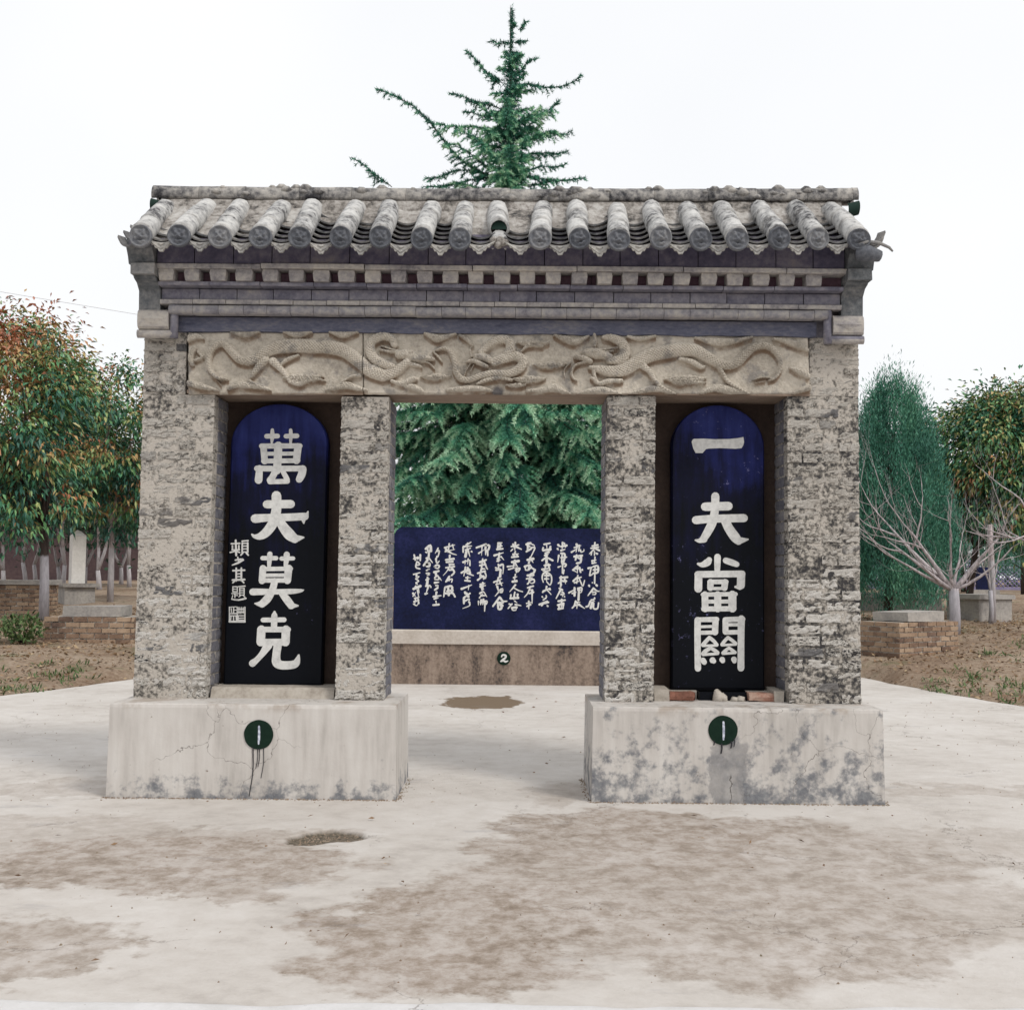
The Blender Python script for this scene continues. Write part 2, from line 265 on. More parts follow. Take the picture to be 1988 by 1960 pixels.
# ------------------------------------------------------------------ helpers
WORLD = {}
def link(o, parent=None, loc=(0, 0, 0)):
    col.objects.link(o); loc = Vector(loc); WORLD[o.name] = loc
    if parent is not None: o.parent = parent; o.location = loc - WORLD[parent.name]
    else: o.location = loc
    return o
def tag(o, label=None, cat=None, group=None, kind=None):
    if label: o['label'] = label
    if cat: o['category'] = cat
    if group: o['group'] = group
    if kind: o['kind'] = kind
    return o
def thing(name, loc, label, cat, group=None):
    return tag(link(bpy.data.objects.new(name, None), None, loc), label, cat, group)
class MB:
    def __init__(s): s.v = []; s.f = []; s.sm = []
    def add(s, vs_, fs, smooth=False):
        k = len(s.v); s.v += [tuple(p) for p in vs_]; s.f += [tuple(i + k for i in f) for f in fs]; s.sm += [smooth] * len(fs); return s
    def box(s, x0, x1, y0, y1, z0, z1, j=0.0):
        P = [(x + rng.uniform(-j, j), y + rng.uniform(-j, j), z + rng.uniform(-j, j)) for z in (z0, z1) for y in (y0, y1) for x in (x0, x1)]
        return s.add(P, [(0, 2, 3, 1), (4, 5, 7, 6), (0, 1, 5, 4), (2, 6, 7, 3), (0, 4, 6, 2), (1, 3, 7, 5)])
    def prism(s, prof, x0, x1):           # profile (y,z) extruded along x
        n = len(prof); P = [(x0, y, z) for y, z in prof] + [(x1, y, z) for y, z in prof]
        return s.add(P, [tuple(range(n)), tuple(range(2 * n - 1, n - 1, -1))] + [(i, i + n, (i + 1) % n + n, (i + 1) % n) for i in range(n)])
    def tube(s, pts, rad, n=6, cap=True):
        pts = [Vector(p) for p in pts]; rings = []
        for i, p in enumerate(pts):
            t = (pts[min(i + 1, len(pts) - 1)] - pts[max(i - 1, 0)]).normalized()
            a = t.cross(Vector((0, 0, 1)) if abs(t.z) < .9 else Vector((1, 0, 0))).normalized(); c_ = t.cross(a)
            r = rad[i] if isinstance(rad, (list, tuple)) else rad
            rings.append([p + (a * math.cos(2 * math.pi * k / n) + c_ * math.sin(2 * math.pi * k / n)) * r for k in range(n)])
        P = [q for r_ in rings for q in r_]; F = []
        for i in range(len(pts) - 1):
            for k in range(n): F.append((i * n + k, i * n + (k + 1) % n, (i + 1) * n + (k + 1) % n, (i + 1) * n + k))
        if cap: F += [tuple(range(n - 1, -1, -1)), tuple((len(pts) - 1) * n + k for k in range(n))]
        return s.add(P, F, True)
    def mesh(s, name, mat=None):
        me = bpy.data.meshes.new(name); me.from_pydata(s.v, [], s.f)
        me.polygons.foreach_set('use_smooth', s.sm)
        if mat: me.materials.append(mat)
        me.update(); return me
    def obj(s, name, mat, parent=None, loc=(0, 0, 0)):
        off = Vector(loc); s2 = MB(); s2.v = s.v; s2.f = s.f; s2.sm = s.sm
        return link(bpy.data.objects.new(name, s2.mesh(name, mat)), parent, loc)
def wobj(mb, name, mat, parent):
    """mesh given in world coordinates, put under a parent"""
    o = WORLD[parent.name]; mb.v = [(x - o.x, y - o.y, z - o.z) for x, y, z in mb.v]
    ob = link(bpy.data.objects.new(name, mb.mesh(name, mat)), parent, o); return ob
def inst(name, me, parent, loc, rot=(0, 0, 0), scale=(1, 1, 1)):
    o = link(bpy.data.objects.new(name, me), parent, loc); o.rotation_euler = rot; o.scale = scale; return o
def arr_mesh(name, V, F, mat, attrs=None, smooth=False):
    """V (n,3); F (m,k) constant k"""
    me = bpy.data.meshes.new(name); m_, k = F.shape
    me.vertices.add(len(V)); me.vertices.foreach_set('co', np.ascontiguousarray(V, np.float32).ravel())
    me.loops.add(m_ * k); me.loops.foreach_set('vertex_index', np.ascontiguousarray(F, np.int32).ravel())
    me.polygons.add(m_); me.polygons.foreach_set('loop_start', np.arange(0, m_ * k, k, dtype=np.int32))
    try: me.polygons.foreach_set('loop_total', np.full(m_, k, np.int32))
    except Exception: pass
    if smooth: me.polygons.foreach_set('use_smooth', np.ones(m_, bool))
    me.update(calc_edges=True)
    for nme, a in (attrs or {}).items():
        at = me.attributes.new(nme, 'FLOAT', 'POINT'); at.data.foreach_set('value', np.ascontiguousarray(a, np.float32).ravel())
    me.materials.append(mat); return me
def vnoise(x, y, seed=0):
    xi = np.floor(x).astype(np.int64); yi = np.floor(y).astype(np.int64); fx = x - xi; fy = y - yi
    fx = fx * fx * (3 - 2 * fx); fy = fy * fy * (3 - 2 * fy)
    def h(a, b_):
        n = (a * 374761393 + b_ * 668265263 + seed * 974711) & 0x7fffffff
        n = ((n ^ (n >> 13)) * 1274126177) & 0x7fffffff
        return ((n ^ (n >> 16)) & 0xffff) / 65535.0
    return (h(xi, yi) * (1 - fx) + h(xi + 1, yi) * fx) * (1 - fy) + (h(xi, yi + 1) * (1 - fx) + h(xi + 1, yi + 1) * fx) * fy
def fbm(x, y, o=4, seed=0):
    t = 0; a = .5
    for k in range(o): t = t + a * vnoise(x * 2 ** k, y * 2 ** k, seed + k); a *= .5
    return t
def catmull(P, sub=6):
    P = np.array(P, float)
    if len(P) < 3: return np.array([P[0] + (P[-1] - P[0]) * t for t in np.linspace(0, 1, sub + 1)])
    Q = np.vstack([2 * P[0] - P[1], P, 2 * P[-1] - P[-2]]); out = []
    for i in range(1, len(Q) - 2):
        a, b_, c_, d = Q[i - 1], Q[i], Q[i + 1], Q[i + 2]
        for t in np.linspace(0, 1, sub, endpoint=False):
            out.append(.5 * (2 * b_ + (c_ - a) * t + (2 * a - 5 * b_ + 4 * c_ - d) * t * t + (3 * b_ - a - 3 * c_ + d) * t ** 3))
    out.append(P[-1]); return np.array(out)

# ------------------------------------------------------------------ ground
def tz(d): return float(np.interp(d, [15, 17, 20, 24, 30, 40, 60], [0, .15, .35, .6, .85, 1.0, 1.1]))
def gz(x, y): return tz(y + 8)
def edge_l(y): return float(np.interp(y, [-30, -12, 0, 4, 6.32, 7.2, 8.65, 10, 11.5, 12.2], [10, 10, 9.5, 7.3, 6.02, 5.6, 5.2, 4.6, 3.2, .5]))
def edge_r(y): return float(np.interp(y, [-30, -12, 0, 4, 6.15, 8.1, 10.06, 11.2, 12.2], [10, 10, 9.5, 7.4, 6.18, 5.72, 5.42, 4.3, .5]))
# paved apron: rows across, a hole broken in it and the lip of the neighbouring slab
ys = sorted(set(np.round(np.concatenate([np.arange(-12, -4, .5), np.arange(-4, -3.5, .02), np.arange(-3.5, -1.5, .1), np.arange(-1.5, -.6, .02), np.arange(-.6, 12.21, .15)]), 3)))
xs = np.unique(np.round(np.concatenate([np.linspace(-1, 1, 121) * 9.5, np.arange(-1.3, -.55, .02), np.arange(-2.4, 2.6, .06)]), 3)) / 9.5
ys = np.array(ys); X = np.zeros((len(ys), len(xs))); Yg = np.repeat(ys[:, None], len(xs), 1)
for i, y in enumerate(ys):
    wl, wr_ = edge_l(y), edge_r(y); wob = .07 * mnoise.noise((y * 1.7, 3.1, 0)); wob2 = .07 * mnoise.noise((y * 1.7, 9.1, 0))
    s_ = xs * 9.5
    core = np.where(np.abs(xs) < .45, s_, np.sign(xs) * (4.275 + (np.abs(xs) - .45) / .55 * (np.where(xs < 0, wl + wob, wr_ + wob2) - 4.275)))
    if min(wl, wr_) < 4.6: core = np.where(xs < 0, -xs * -(wl), xs * wr_)
    X[i] = core
hx = (X + .93) / .19; hy = (Yg + 1.12) / .21
ang = np.arctan2(hy, hx); rad = np.hypot(hx, hy) / (1 + .22 * np.sin(2 * ang + .6) + .12 * np.sin(3 * ang + 2) + .25 * (fbm(X * 14, Yg * 14, 3, 5) - .45))
hole = np.clip((1.02 - rad) / .09, 0, 1); hole = hole * hole * (3 - 2 * hole)
lip = -3.74 + .05 * (fbm(X * 1.4, X * 0 + 3, 3, 8) - .45) * 4
slab = np.clip((lip - Yg) / .025, 0, 1)
Z = -.016 * hole - hole * .014 * fbm(X * 30, Yg * 30, 3, 2) + .014 * slab + .01 * (fbm(X * .9, Yg * .9, 3, 4) - .45) * np.clip((np.abs(X) - 2.8) / 1, 0, 1)
nx, ny = len(xs), len(ys); idx = np.arange(nx * ny).reshape(ny, nx)
F = np.stack([idx[:-1, :-1], idx[:-1, 1:], idx[1:, 1:], idx[1:, :-1]], -1).reshape(-1, 4)
me = arr_mesh('pavement', np.stack([X, Yg, Z], -1).reshape(-1, 3), F, M['apron'], {'hole': hole, 'slab': slab}, True)
tag(link(bpy.data.objects.new('pavement', me)), 'pale stained concrete pavement around the gate', 'pavement', kind='structure')
# bare earth beyond
gx = np.concatenate([[-1500, -400, -120, -60], np.arange(-30, -13, 1.5), np.arange(-13, -4, .12), np.arange(-4, 4, .6), np.arange(4, 13, .12), np.arange(13, 31, 1.5), [60, 120, 400, 1500]])
gy = np.concatenate([[-400, -100, -30], np.arange(-14, 4, 1.5), np.arange(4, 16, .12), np.arange(16, 30, .4), np.arange(30, 64, 2), [90, 200, 600, 1600]])
GX, GY = np.meshgrid(gx, gy); GZ = np.vectorize(gz)(GX, GY)
el_ = np.vectorize(edge_l)(GY); er_ = np.vectorize(edge_r)(GY)
out_ = np.where(GX < 0, -GX - el_, GX - er_); out_ = np.where(GY > 12.2, np.maximum(out_, GY - 12.2), out_)
k_ = np.clip((out_ + .05) / .3, 0, 1)
mound = (fbm(GX * .7 + 9, GY * .7, 4, 21) - .42) * .28 * np.clip(out_ / 2, 0, 1) + (fbm(GX * 3.1, GY * 3.1, 3, 31) - .42) * .07
for mx_, my_, r_, h_ in ((8.9, 11.2, 1.6, .16), (7.2, 9.6, 1.3, .1), (-6.9, 9.8, 1.5, .1), (-9.5, 12.0, 1.4, .15), (10.5, 13.5, 1.5, .22)):
    mound += h_ * np.exp(-(((GX - mx_) / r_) ** 2 + ((GY - my_) / r_) ** 2))
GZ = np.where(out_ < -.08, -.13, GZ * k_ + (-.02 + mound * .9) * k_ - .05 * (1 - k_))
def ground(x, y):
    i = int(np.clip(np.searchsorted(gx, x), 1, len(gx) - 1)); j = int(np.clip(np.searchsorted(gy, y), 1, len(gy) - 1))
    fx = (x - gx[i - 1]) / (gx[i] - gx[i - 1]); fy = (y - gy[j - 1]) / (gy[j] - gy[j - 1])
    return float((GZ[j - 1, i - 1] * (1 - fx) + GZ[j - 1, i] * fx) * (1 - fy) + (GZ[j, i - 1] * (1 - fx) + GZ[j, i] * fx) * fy)
idx = np.arange(GX.size).reshape(GX.shape)
F = np.stack([idx[:-1, :-1], idx[:-1, 1:], idx[1:, 1:], idx[1:, :-1]], -1).reshape(-1, 4)
me = arr_mesh('ground', np.stack([GX, GY, GZ], -1).reshape(-1, 3), F, M['earth'], None, True)
tag(link(bpy.data.objects.new('ground', me)), 'bare dry brown earth rising behind the pavement', 'ground', kind='structure')

# ------------------------------------------------------------------ gate
gate = thing('memorial_gate', (0, .55, 0), 'grey brick gate with dragon lintel and barrel tiled roof on two pale plinths', 'gate')
PF, PB = .30, .82          # front and back of the pillars
# unit bricks, worn
def unit_brick(seed, nxs=5, nzs=3, amp=(.025, .055, .09)):
    r = random.Random(seed); mb = MB(); xs_ = np.linspace(-.5, .5, nxs + 1); zs_ = np.linspace(-.5, .5, nzs + 1); y_ = [-.5, .5]
    V = {}; 
    def vid(i, j, k):
        if (i, j, k) not in V:
            x, y, z = xs_[i], y_[j], zs_[k]
            ed = (abs(x) > .49) + (abs(z) > .49)
            if j == 0: y += r.uniform(0, amp[1]) + .03 * ed * r.uniform(.2, 1.6) + amp[1] * 1.6 * max(0, mnoise.noise((x * 3.2 + seed, z * 2.2, seed * 1.7))) + (amp[1] * 1.5 if mnoise.noise((x * 5 + seed * 3, z * 2.5, 7)) > .28 else 0)
            if abs(z) > .49: z -= math.copysign(r.uniform(0, amp[2]), z)
            if abs(x) > .49: x -= math.copysign(r.uniform(0, amp[0]), x)
            V[(i, j, k)] = len(mb.v); mb.v.append((x, y, z))
        return V[(i, j, k)]
    for i in range(nxs):
        for k in range(nzs):
            mb.f.append((vid(i, 0, k), vid(i + 1, 0, k), vid(i + 1, 0, k + 1), vid(i, 0, k + 1)))
    for i in range(nxs):
        mb.f.append((vid(i, 0, nzs), vid(i + 1, 0, nzs), vid(i + 1, 1, nzs), vid(i, 1, nzs))); mb.f.append((vid(i + 1, 0, 0), vid(i, 0, 0), vid(i, 1, 0), vid(i + 1, 1, 0)))
    for k in range(nzs):
        mb.f.append((vid(nxs, 0, k), vid(nxs, 1, k), vid(nxs, 1, k + 1), vid(nxs, 0, k + 1))); mb.f.append((vid(0, 1, k), vid(0, 0, k), vid(0, 0, k + 1), vid(0, 1, k + 1)))
    mb.sm = [False] * len(mb.f); return mb
BR = [unit_brick(s, 9, 5, (.03, .06, .1)).mesh('brick', M['brick']) for s in range(14)]
JB = [unit_brick(s + 40, 3, 2, (.015, .03, .05)).mesh('brick', M['jamb']) for s in range(8)]
TBR = [unit_brick(s + 70, 2, 1, (.03, .06, .09)).mesh('brick', M['tombbrick']) for s in range(8)]
def pillar(x0, x1, z0, z1, lean, hide_left=False, courses=None):
    zc = (z0 + z1) / 2
    def L(z): return lean * (z - z0)
    mb = MB(); d = .009
    mb.add([(x0 + d, PF + d, z0 - .002), (x1 - d, PF + d, z0 - .002), (x1 - d, PB - .002, z0 - .002), (x0 + d, PB - .002, z0 - .002),
            (x0 + d + L(z1), PF + d, z1), (x1 - d + L(z1), PF + d, z1), (x1 - d + L(z1), PB - .002, z1), (x0 + d + L(z1), PB - .002, z1)],
           [(3, 2, 1, 0), (4, 5, 6, 7), (0, 1, 5, 4), (2, 3, 7, 6), (3, 0, 4, 7), (1, 2, 6, 5)])
    core = wobj(mb, 'pillar', M['mortar'], gate)
    n = courses or round((z1 - z0) / .0795); ch = (z1 - z0) / n
    for k in range(n):
        z = z0 + (k + .5) * ch; l = L(z); W_ = x1 - x0; j = .011
        # front course
        lay = []
        pat = ([.25, .12] if W_ > .45 else [.235, .115]); a = k % 2; x = 0
        seq = [pat[(i + a) % 2] * rng.uniform(.9, 1.1) for i in range(6)]
        if k % 3 == 2: seq = [pat[0] * rng.uniform(.92, 1.08)] * 6
        for s_ in seq:
            if x >= W_ - .05: break
            e = min(W_, x + s_)
            if W_ - e < .06: e = W_
            lay.append((x, e)); x = e
        for (a0, a1) in lay:
            bx = x0 + l + (a0 + a1) / 2
            dep = .12; y = PF + dep / 2 + rng.gauss(0, .0035) + (rng.uniform(.004, .014) if rng.random() < .14 else 0)
            inst('brick', rng.choice(BR), core, (bx, y, z), (rng.gauss(0, .012), rng.gauss(0, .01), rng.gauss(0, .012)), (a1 - a0 - j * rng.uniform(.5, 1.3), dep, ch - j * rng.uniform(.8, 1.7)))
        # side courses
        for side in (-1, 1):
            y = PF + .122; a = (k + (side > 0)) % 2
            while y < PB - .04:
                ln = (.24 if a else .13) * rng.uniform(.93, 1.06); e = min(PB, y + ln)
                if PB - e < .07: e = PB
                xx = (x0 if side < 0 else x1) + l - side * .05
                inst('brick', rng.choice(JB), core, (xx, (y + e) / 2, z), (0, 0, side * math.pi / 2), (e - y - .008, .1, ch - .009))
                y = e; a = 1 - a
    return core
ZP = .625
P1 = pillar(-2.515, -1.995, ZP, 2.755, .006)
P2 = pillar(-1.108, -.757, ZP, 2.752, .004)
P3 = pillar(.768, 1.124, ZP, 2.775, .004)
P4 = pillar(2.048, 2.566, ZP, 2.784, -.001)
E1 = pillar(-2.505, -2.19, 2.76, 3.2, .0, courses=6)
E2 = pillar(2.205, 2.566, 2.789, 3.2, 0, courses=6)
# plinths
def plinth(x0, x1, mat, dz, seed):
    r = random.Random(seed); n = 26; mb = MB(); B = .012; D_ = .92
    # rounded, chipped block: profile rings along x
    prof = [(0.0, 0.0), (.002, .2), (.004, .4), (.005, .6), (.009, .619), (.022, .6265), (.3, .628), (.62, .627), (D_ - .02, .622), (D_, .6), (D_, 0)]
    ringsv = []
    for i in range(n + 1):
        t = i / n; x = x0 + (x1 - x0) * t; ring = []
        for k, (y, z) in enumerate(prof):
            ch = .012 * max(0, mnoise.noise((x * 3, k * .01 + seed, 1)) - .05) if k in (4, 5) else 0
            if k == 0: ch = 0
            inset = .008 if i in (0, n) else 0
            ring.append((x + (B * z if i == 0 else (-B * z if i == n else 0)), y + ch + inset * (k in (1, 2, 3, 4, 5)) * .6 + .003 * mnoise.noise((x * 2, z * 3, seed)), z * (1 + dz) - (ch * .8 if k == 5 else 0) - (inset * .5 if k in (5, 6, 7) else 0)))
        ringsv.append(ring)
    m_ = len(prof); mb.add([p for rg in ringsv for p in rg], [(i * m_ + k, (i + 1) * m_ + k, (i + 1) * m_ + k + 1, i * m_ + k + 1) for i in range(n) for k in range(m_ - 1)] + [tuple(range(m_ - 1, -1, -1)), tuple(n * m_ + k for k in range(m_))])
    return wobj(mb, 'plinth', mat, gate)
PL1 = plinth(-2.575, -.638, M['plinthL'], -.003, 3); PL2 = plinth(.668, 2.625, M['plinthR'], .006, 9)
PL1['label'] = 'smooth pale plinth with black mould along its foot'; PL2['label'] = 'cracked plinth blotched with grey mould all over'

# painted numbers
def disc_mesh(cx, cz, r, y, n=40, seed=0):
    mb = MB(); P = [(cx + r * math.cos(a) * (1 + .025 * mnoise.noise((math.cos(a) * 2, math.sin(a) * 2, seed))), y, cz + r * math.sin(a) * (1 + .03 * mnoise.noise((math.cos(a) * 2 + 5, math.sin(a) * 2, seed)))) for a in [2 * math.pi * k / n for k in range(n)]]
    P += [(x, y + .004, z) for x, _, z in P]
    return mb.add(P, [tuple(range(n))] + [(i, i + n, (i + 1) % n + n, (i + 1) % n) for i in range(n)])
def ribbon(mb, P, y, cap=5):
    """P rows of (x, z, width); a brush stroke with round ends on the plane y"""
    P = np.array(P, float); n = len(P); Lf = []; Rt = []
    for i in range(n):
        t = P[min(i + 1, n - 1), :2] - P[max(i - 1, 0), :2]; t = t / (np.linalg.norm(t) + 1e-9); nn = np.array([-t[1], t[0]]) * P[i, 2] / 2
        Lf.append(P[i, :2] + nn); Rt.append(P[i, :2] - nn)
    def arc(c_, a, b_):
        v0 = a - c_; th = math.atan2(v0[1], v0[0]); r_ = np.linalg.norm(v0)
        return [c_ + r_ * np.array([math.cos(th + math.pi * s_ / cap), math.sin(th + math.pi * s_ / cap)]) for s_ in range(1, cap)]
    V = Lf + Rt; F = [(i, n + i, n + i + 1, i + 1) for i in range(n - 1)]
    a1 = arc(P[0, :2], Lf[0], Rt[0]); k = len(V); V += a1; F.append((0, *[k + i for i in range(len(a1))], n))
    a2 = arc(P[-1, :2], Rt[-1], Lf[-1]); k = len(V); V += a2; F.append((2 * n - 1, *[k + i for i in range(len(a2))], n - 1))
    mb.add([(p[0], y, p[1]) for p in V], F)
def numbered(cx, cz, parent, drips, seed):
    d = wobj(disc_mesh(cx, cz, .098, -.0062 + .004, seed=seed), 'number_disc', M['disc_paint'], parent)
    mb = MB(); ribbon(mb, catmull([(cx + .002, cz + .055, .013), (cx + .004, cz + .02, .015), (cx + .004, cz - .03, .015), (cx + .002, cz - .06, .011)]), -.0052); wobj(mb, 'numeral', M['numeral'], d)
    mb = MB()
    for i, (dx, ln, wd) in enumerate(drips):
        z_ = cz - math.sqrt(max(0, .098 ** 2 - dx * dx)) + .006
        ribbon(mb, catmull([(cx + dx, z_, wd), (cx + dx + .002, z_ - ln * .5, wd * .8), (cx + dx - ln * .06, z_ - ln, wd * .7)]), -.0030 - i * .0002)
    wobj(mb, 'paint_drip', M['drip'], d)
numbered(-1.562, .425, gate, [(-.035, .32, .008), (-.005, .13, .006), (.008, .12, .006), (.035, .2, .006)], 1)
numbered(1.544, .483, gate, [(-.01, .06, .012), (.055, .04, .012), (-.06, .025, .01), (.075, .05, .008)], 2)

# lintel: two carved slabs, heights from the strokes of the carving (pixel-like sheet units: u across, v down)
U0, U1, V0, V1 = 362.7, 1571., 643., 765.
du = 1.2; us = np.arange(U0, U1 + du, du); vs_ = np.arange(V0, V1 + du * .9, du * .9)
UU, VV = np.meshgrid(us, vs_); H = np.zeros_like(UU); AL = np.zeros_like(UU); AC = np.zeros_like(UU); BODY = np.zeros_like(UU)
Zm = {1: (350, 630, 4.712), 2: (660, 630, 4.712), 3: (860, 630, 4.712), 4: (1180, 630, 4.6)}
def stroke(z, pts, h=1.0, scale=False, sub=8):
    global H, AL, AC, BODY
    ox, oy, s = Zm[z]; P = catmull([(ox + x / s, oy + y / s, r / s) for x, y, r in pts], sub)
    acc = 0
    for i in range(len(P) - 1):
        a, b_ = P[i], P[i + 1]; R_ = max(a[2], b_[2]) + 1
        i0, i1 = np.searchsorted(us, [min(a[0], b_[0]) - R_, max(a[0], b_[0]) + R_]); j0, j1 = np.searchsorted(vs_, [min(a[1], b_[1]) - R_, max(a[1], b_[1]) + R_])
        if i1 <= i0 or j1 <= j0: acc += math.hypot(*(b_ - a)[:2]); continue
        u = UU[j0:j1, i0:i1]; v = VV[j0:j1, i0:i1]; d = b_[:2] - a[:2]; L_ = max(1e-6, math.hypot(*d))
        t = np.clip(((u - a[0]) * d[0] + (v - a[1]) * d[1]) / L_ ** 2, 0, 1)
        px = u - a[0] - t * d[0]; py = v - a[1] - t * d[1]; dist = np.hypot(px, py); rr = a[2] + (b_[2] - a[2]) * t
        q = dist / np.maximum(rr, .1); hh = h * np.clip(1 - q ** 2.6, 0, 1) ** .5
        up = hh > H[j0:j1, i0:i1]
        H[j0:j1, i0:i1] = np.where(up, hh, H[j0:j1, i0:i1])
        AL[j0:j1, i0:i1] = np.where(up, acc + t * L_, AL[j0:j1, i0:i1]); sg = np.sign(px * d[1] - py * d[0])
        AC[j0:j1, i0:i1] = np.where(up, sg * dist, AC[j0:j1, i0:i1]); BODY[j0:j1, i0:i1] = np.where(up, 1.0 if scale else 0.0, BODY[j0:j1, i0:i1])
        acc += L_
def cloud(z, cx, cy, w_, h_, k=5, hgt=.75):
    """a lozenge of curled cloud: overlapping strokes"""
    for i in range(k):
        f = -1 + 2 * (i + .5) / k; stroke(z, [(cx + f * w_ * .5 - w_ * .12, cy + h_ * .1 * math.sin(i * 2.1), h_ * .16 * (1.25 - abs(f))), (cx + f * w_ * .5 + w_ * .12, cy - h_ * .08, h_ * .2 * (1.25 - abs(f)))], hgt, sub=4)
    for i in range(k):
        f = -1 + 2 * (i + .5) / k; x_, y_ = cx + f * w_ * .36, cy + h_ * (.1 if i % 2 else -.06); q = h_ * .14
        stroke(z, [(x_ + q * math.cos(t) * (1 - t / 9), y_ + q * math.sin(t) * (1 - t / 9), h_ * .05) for t in np.linspace(0, 5.5, 7)], hgt * 1.15, sub=3)
    stroke(z, [(cx - w_ / 2, cy, h_ * .08), (cx - w_ * .2, cy + h_ * .12, h_ * .3), (cx + w_ * .2, cy + h_ * .08, h_ * .3), (cx + w_ / 2, cy + h_ * .05, h_ * .06)], hgt * .8)
def ridgeb(z, pts, hgt=.8):   # rock or cloud bank along an edge
    stroke(z, pts, hgt)
# first dragon
stroke(1, [(430, 505, 12), (330, 485, 18), (270, 400, 24), (272, 270, 30), (330, 195, 36), (400, 180, 38), (470, 250, 40), (540, 320, 42), (620, 338, 44), (700, 312, 48), (790, 250, 58), (890, 212, 68), (1010, 200, 70), (1160, 200, 70), (1350, 210, 70), (1500, 245, 68), (1620, 330, 66), (1740, 430, 62), (1850, 470, 60)], 1, True)
stroke(2, [(300, 425, 62), (400, 465, 58), (490, 440, 52), (560, 390, 44), (620, 340, 38)], 1, True)
stroke(2, [(500, 190, 36), (470, 130, 40), (380, 115, 44), (290, 160, 48), (275, 240, 50), (320, 320, 50), (420, 370, 44), (480, 385, 30)], .98, True)
stroke(2, [(540, 280, 42), (620, 275, 52), (700, 310, 40), (780, 312, 30), (850, 322, 20)], 1.1)
stroke(2, [(600, 360, 22), (680, 372, 22), (740, 390, 12)], .85); stroke(2, [(370, 235, 12), (440, 250, 14), (540, 262, 16)], .9); stroke(2, [(380, 200, 8), (450, 225, 10), (540, 245, 10)], .8)
stroke(2, [(740, 345, 10), (810, 355, 9), (860, 405, 7)], .7); stroke(2, [(850, 250, 8), (900, 300, 12), (930, 340, 9)], .7)
stroke(2, [(640, 265, 16), (665, 262, 16)], 1.25, sub=3)
stroke(2, [(470, 520, 16), (560, 545, 24), (640, 510, 34), (690, 500, 18)], .9); stroke(2, [(600, 560, 28), (680, 580, 34), (740, 610, 22)], .75)
stroke(1, [(770, 320, 52), (710, 400, 36), (640, 500, 14)], .9, True); stroke(1, [(850, 340, 44), (920, 410, 30), (975, 480, 22), (1010, 525, 20)], .85, True)
cloud(1, 1120, 490, 330, 150, 7); stroke(1, [(1000, 520, 24), (1090, 545, 30), (1200, 500, 22), (1320, 515, 8)], .75)
stroke(1, [(920, 370, 16), (990, 320, 22), (1080, 285, 14)], .7); stroke(1, [(330, 470, 8), (380, 520, 6), (440, 490, 4)], .5); stroke(1, [(300, 470, 8), (350, 530, 6), (370, 560, 4)], .5)
for p in ([(130, 215, 26), (95, 300, 30), (110, 370, 20)], [(140, 330, 14), (200, 300, 18), (160, 250, 14)], [(80, 130, 40), (150, 110, 34), (210, 130, 14)]): stroke(1, p, .6)
stroke(1, [(60, 540, 30), (150, 560, 34), (260, 585, 26), (340, 605, 10)], .8); stroke(1, [(440, 590, 18), (520, 560, 30), (620, 560, 34), (720, 570, 30), (820, 600, 12)], .8); stroke(1, [(640, 520, 14), (690, 550, 10), (760, 590, 8)], .9)
stroke(1, [(1330, 605, 12), (1420, 580, 30), (1520, 560, 40), (1640, 590, 24), (1700, 600, 10)], .8); stroke(1, [(1480, 530, 10), (1560, 480, 16), (1640, 470, 18)], .75)
for cx in (600, 1080, 1500): stroke(1, [(cx - 130, 72, 14), (cx - 40, 95, 32), (cx + 20, 95, 34), (cx + 120, 72, 14)], .8)
# middle dragon
stroke(2, [(880, 240, 10), (950, 222, 18), (1010, 250, 26), (1045, 340, 30), (1055, 430, 30), (1100, 495, 32), (1180, 508, 30), (1290, 470, 34), (1400, 448, 36), (1540, 452, 40), (1640, 400, 46), (1670, 330, 48), (1600, 290, 50), (1500, 310, 52), (1410, 340, 48)], .95, True)
stroke(2, [(1290, 250, 34), (1370, 180, 42), (1460, 140, 44), (1540, 150, 46), (1560, 220, 50), (1520, 300, 50)], 1, True)
stroke(2, [(1240, 300, 30), (1310, 300, 40), (1370, 330, 34)], 1.1); stroke(2, [(1160, 345, 12), (1220, 335, 22), (1300, 370, 24), (1340, 385, 18)], 1.0)
for p in ([(1190, 360, 7), (1150, 420, 6), (1130, 480, 4)], [(1220, 370, 6), (1190, 430, 5)], [(1200, 300, 8), (1190, 230, 7), (1220, 190, 6)]): stroke(2, p, .65)
stroke(2, [(1100, 100, 14), (1160, 140, 26), (1210, 190, 16)], .7); stroke(2, [(1250, 545, 14), (1330, 510, 22), (1450, 490, 22), (1560, 510, 18)], .8, True)
cloud(2, 870, 480, 260, 100); cloud(2, 1720, 500, 280, 110); cloud(2, 1600, 555, 180, 70, 4); cloud(2, 1760, 170, 270, 100)
stroke(2, [(1650, 250, 10), (1720, 200, 16), (1850, 200, 14)], .7)
stroke(2, [(780, 85, 16), (870, 125, 40), (920, 130, 36), (1060, 90, 12)], .8); stroke(2, [(980, 600, 18), (1080, 595, 30), (1180, 585, 34), (1290, 590, 28), (1380, 610, 12)], .75)
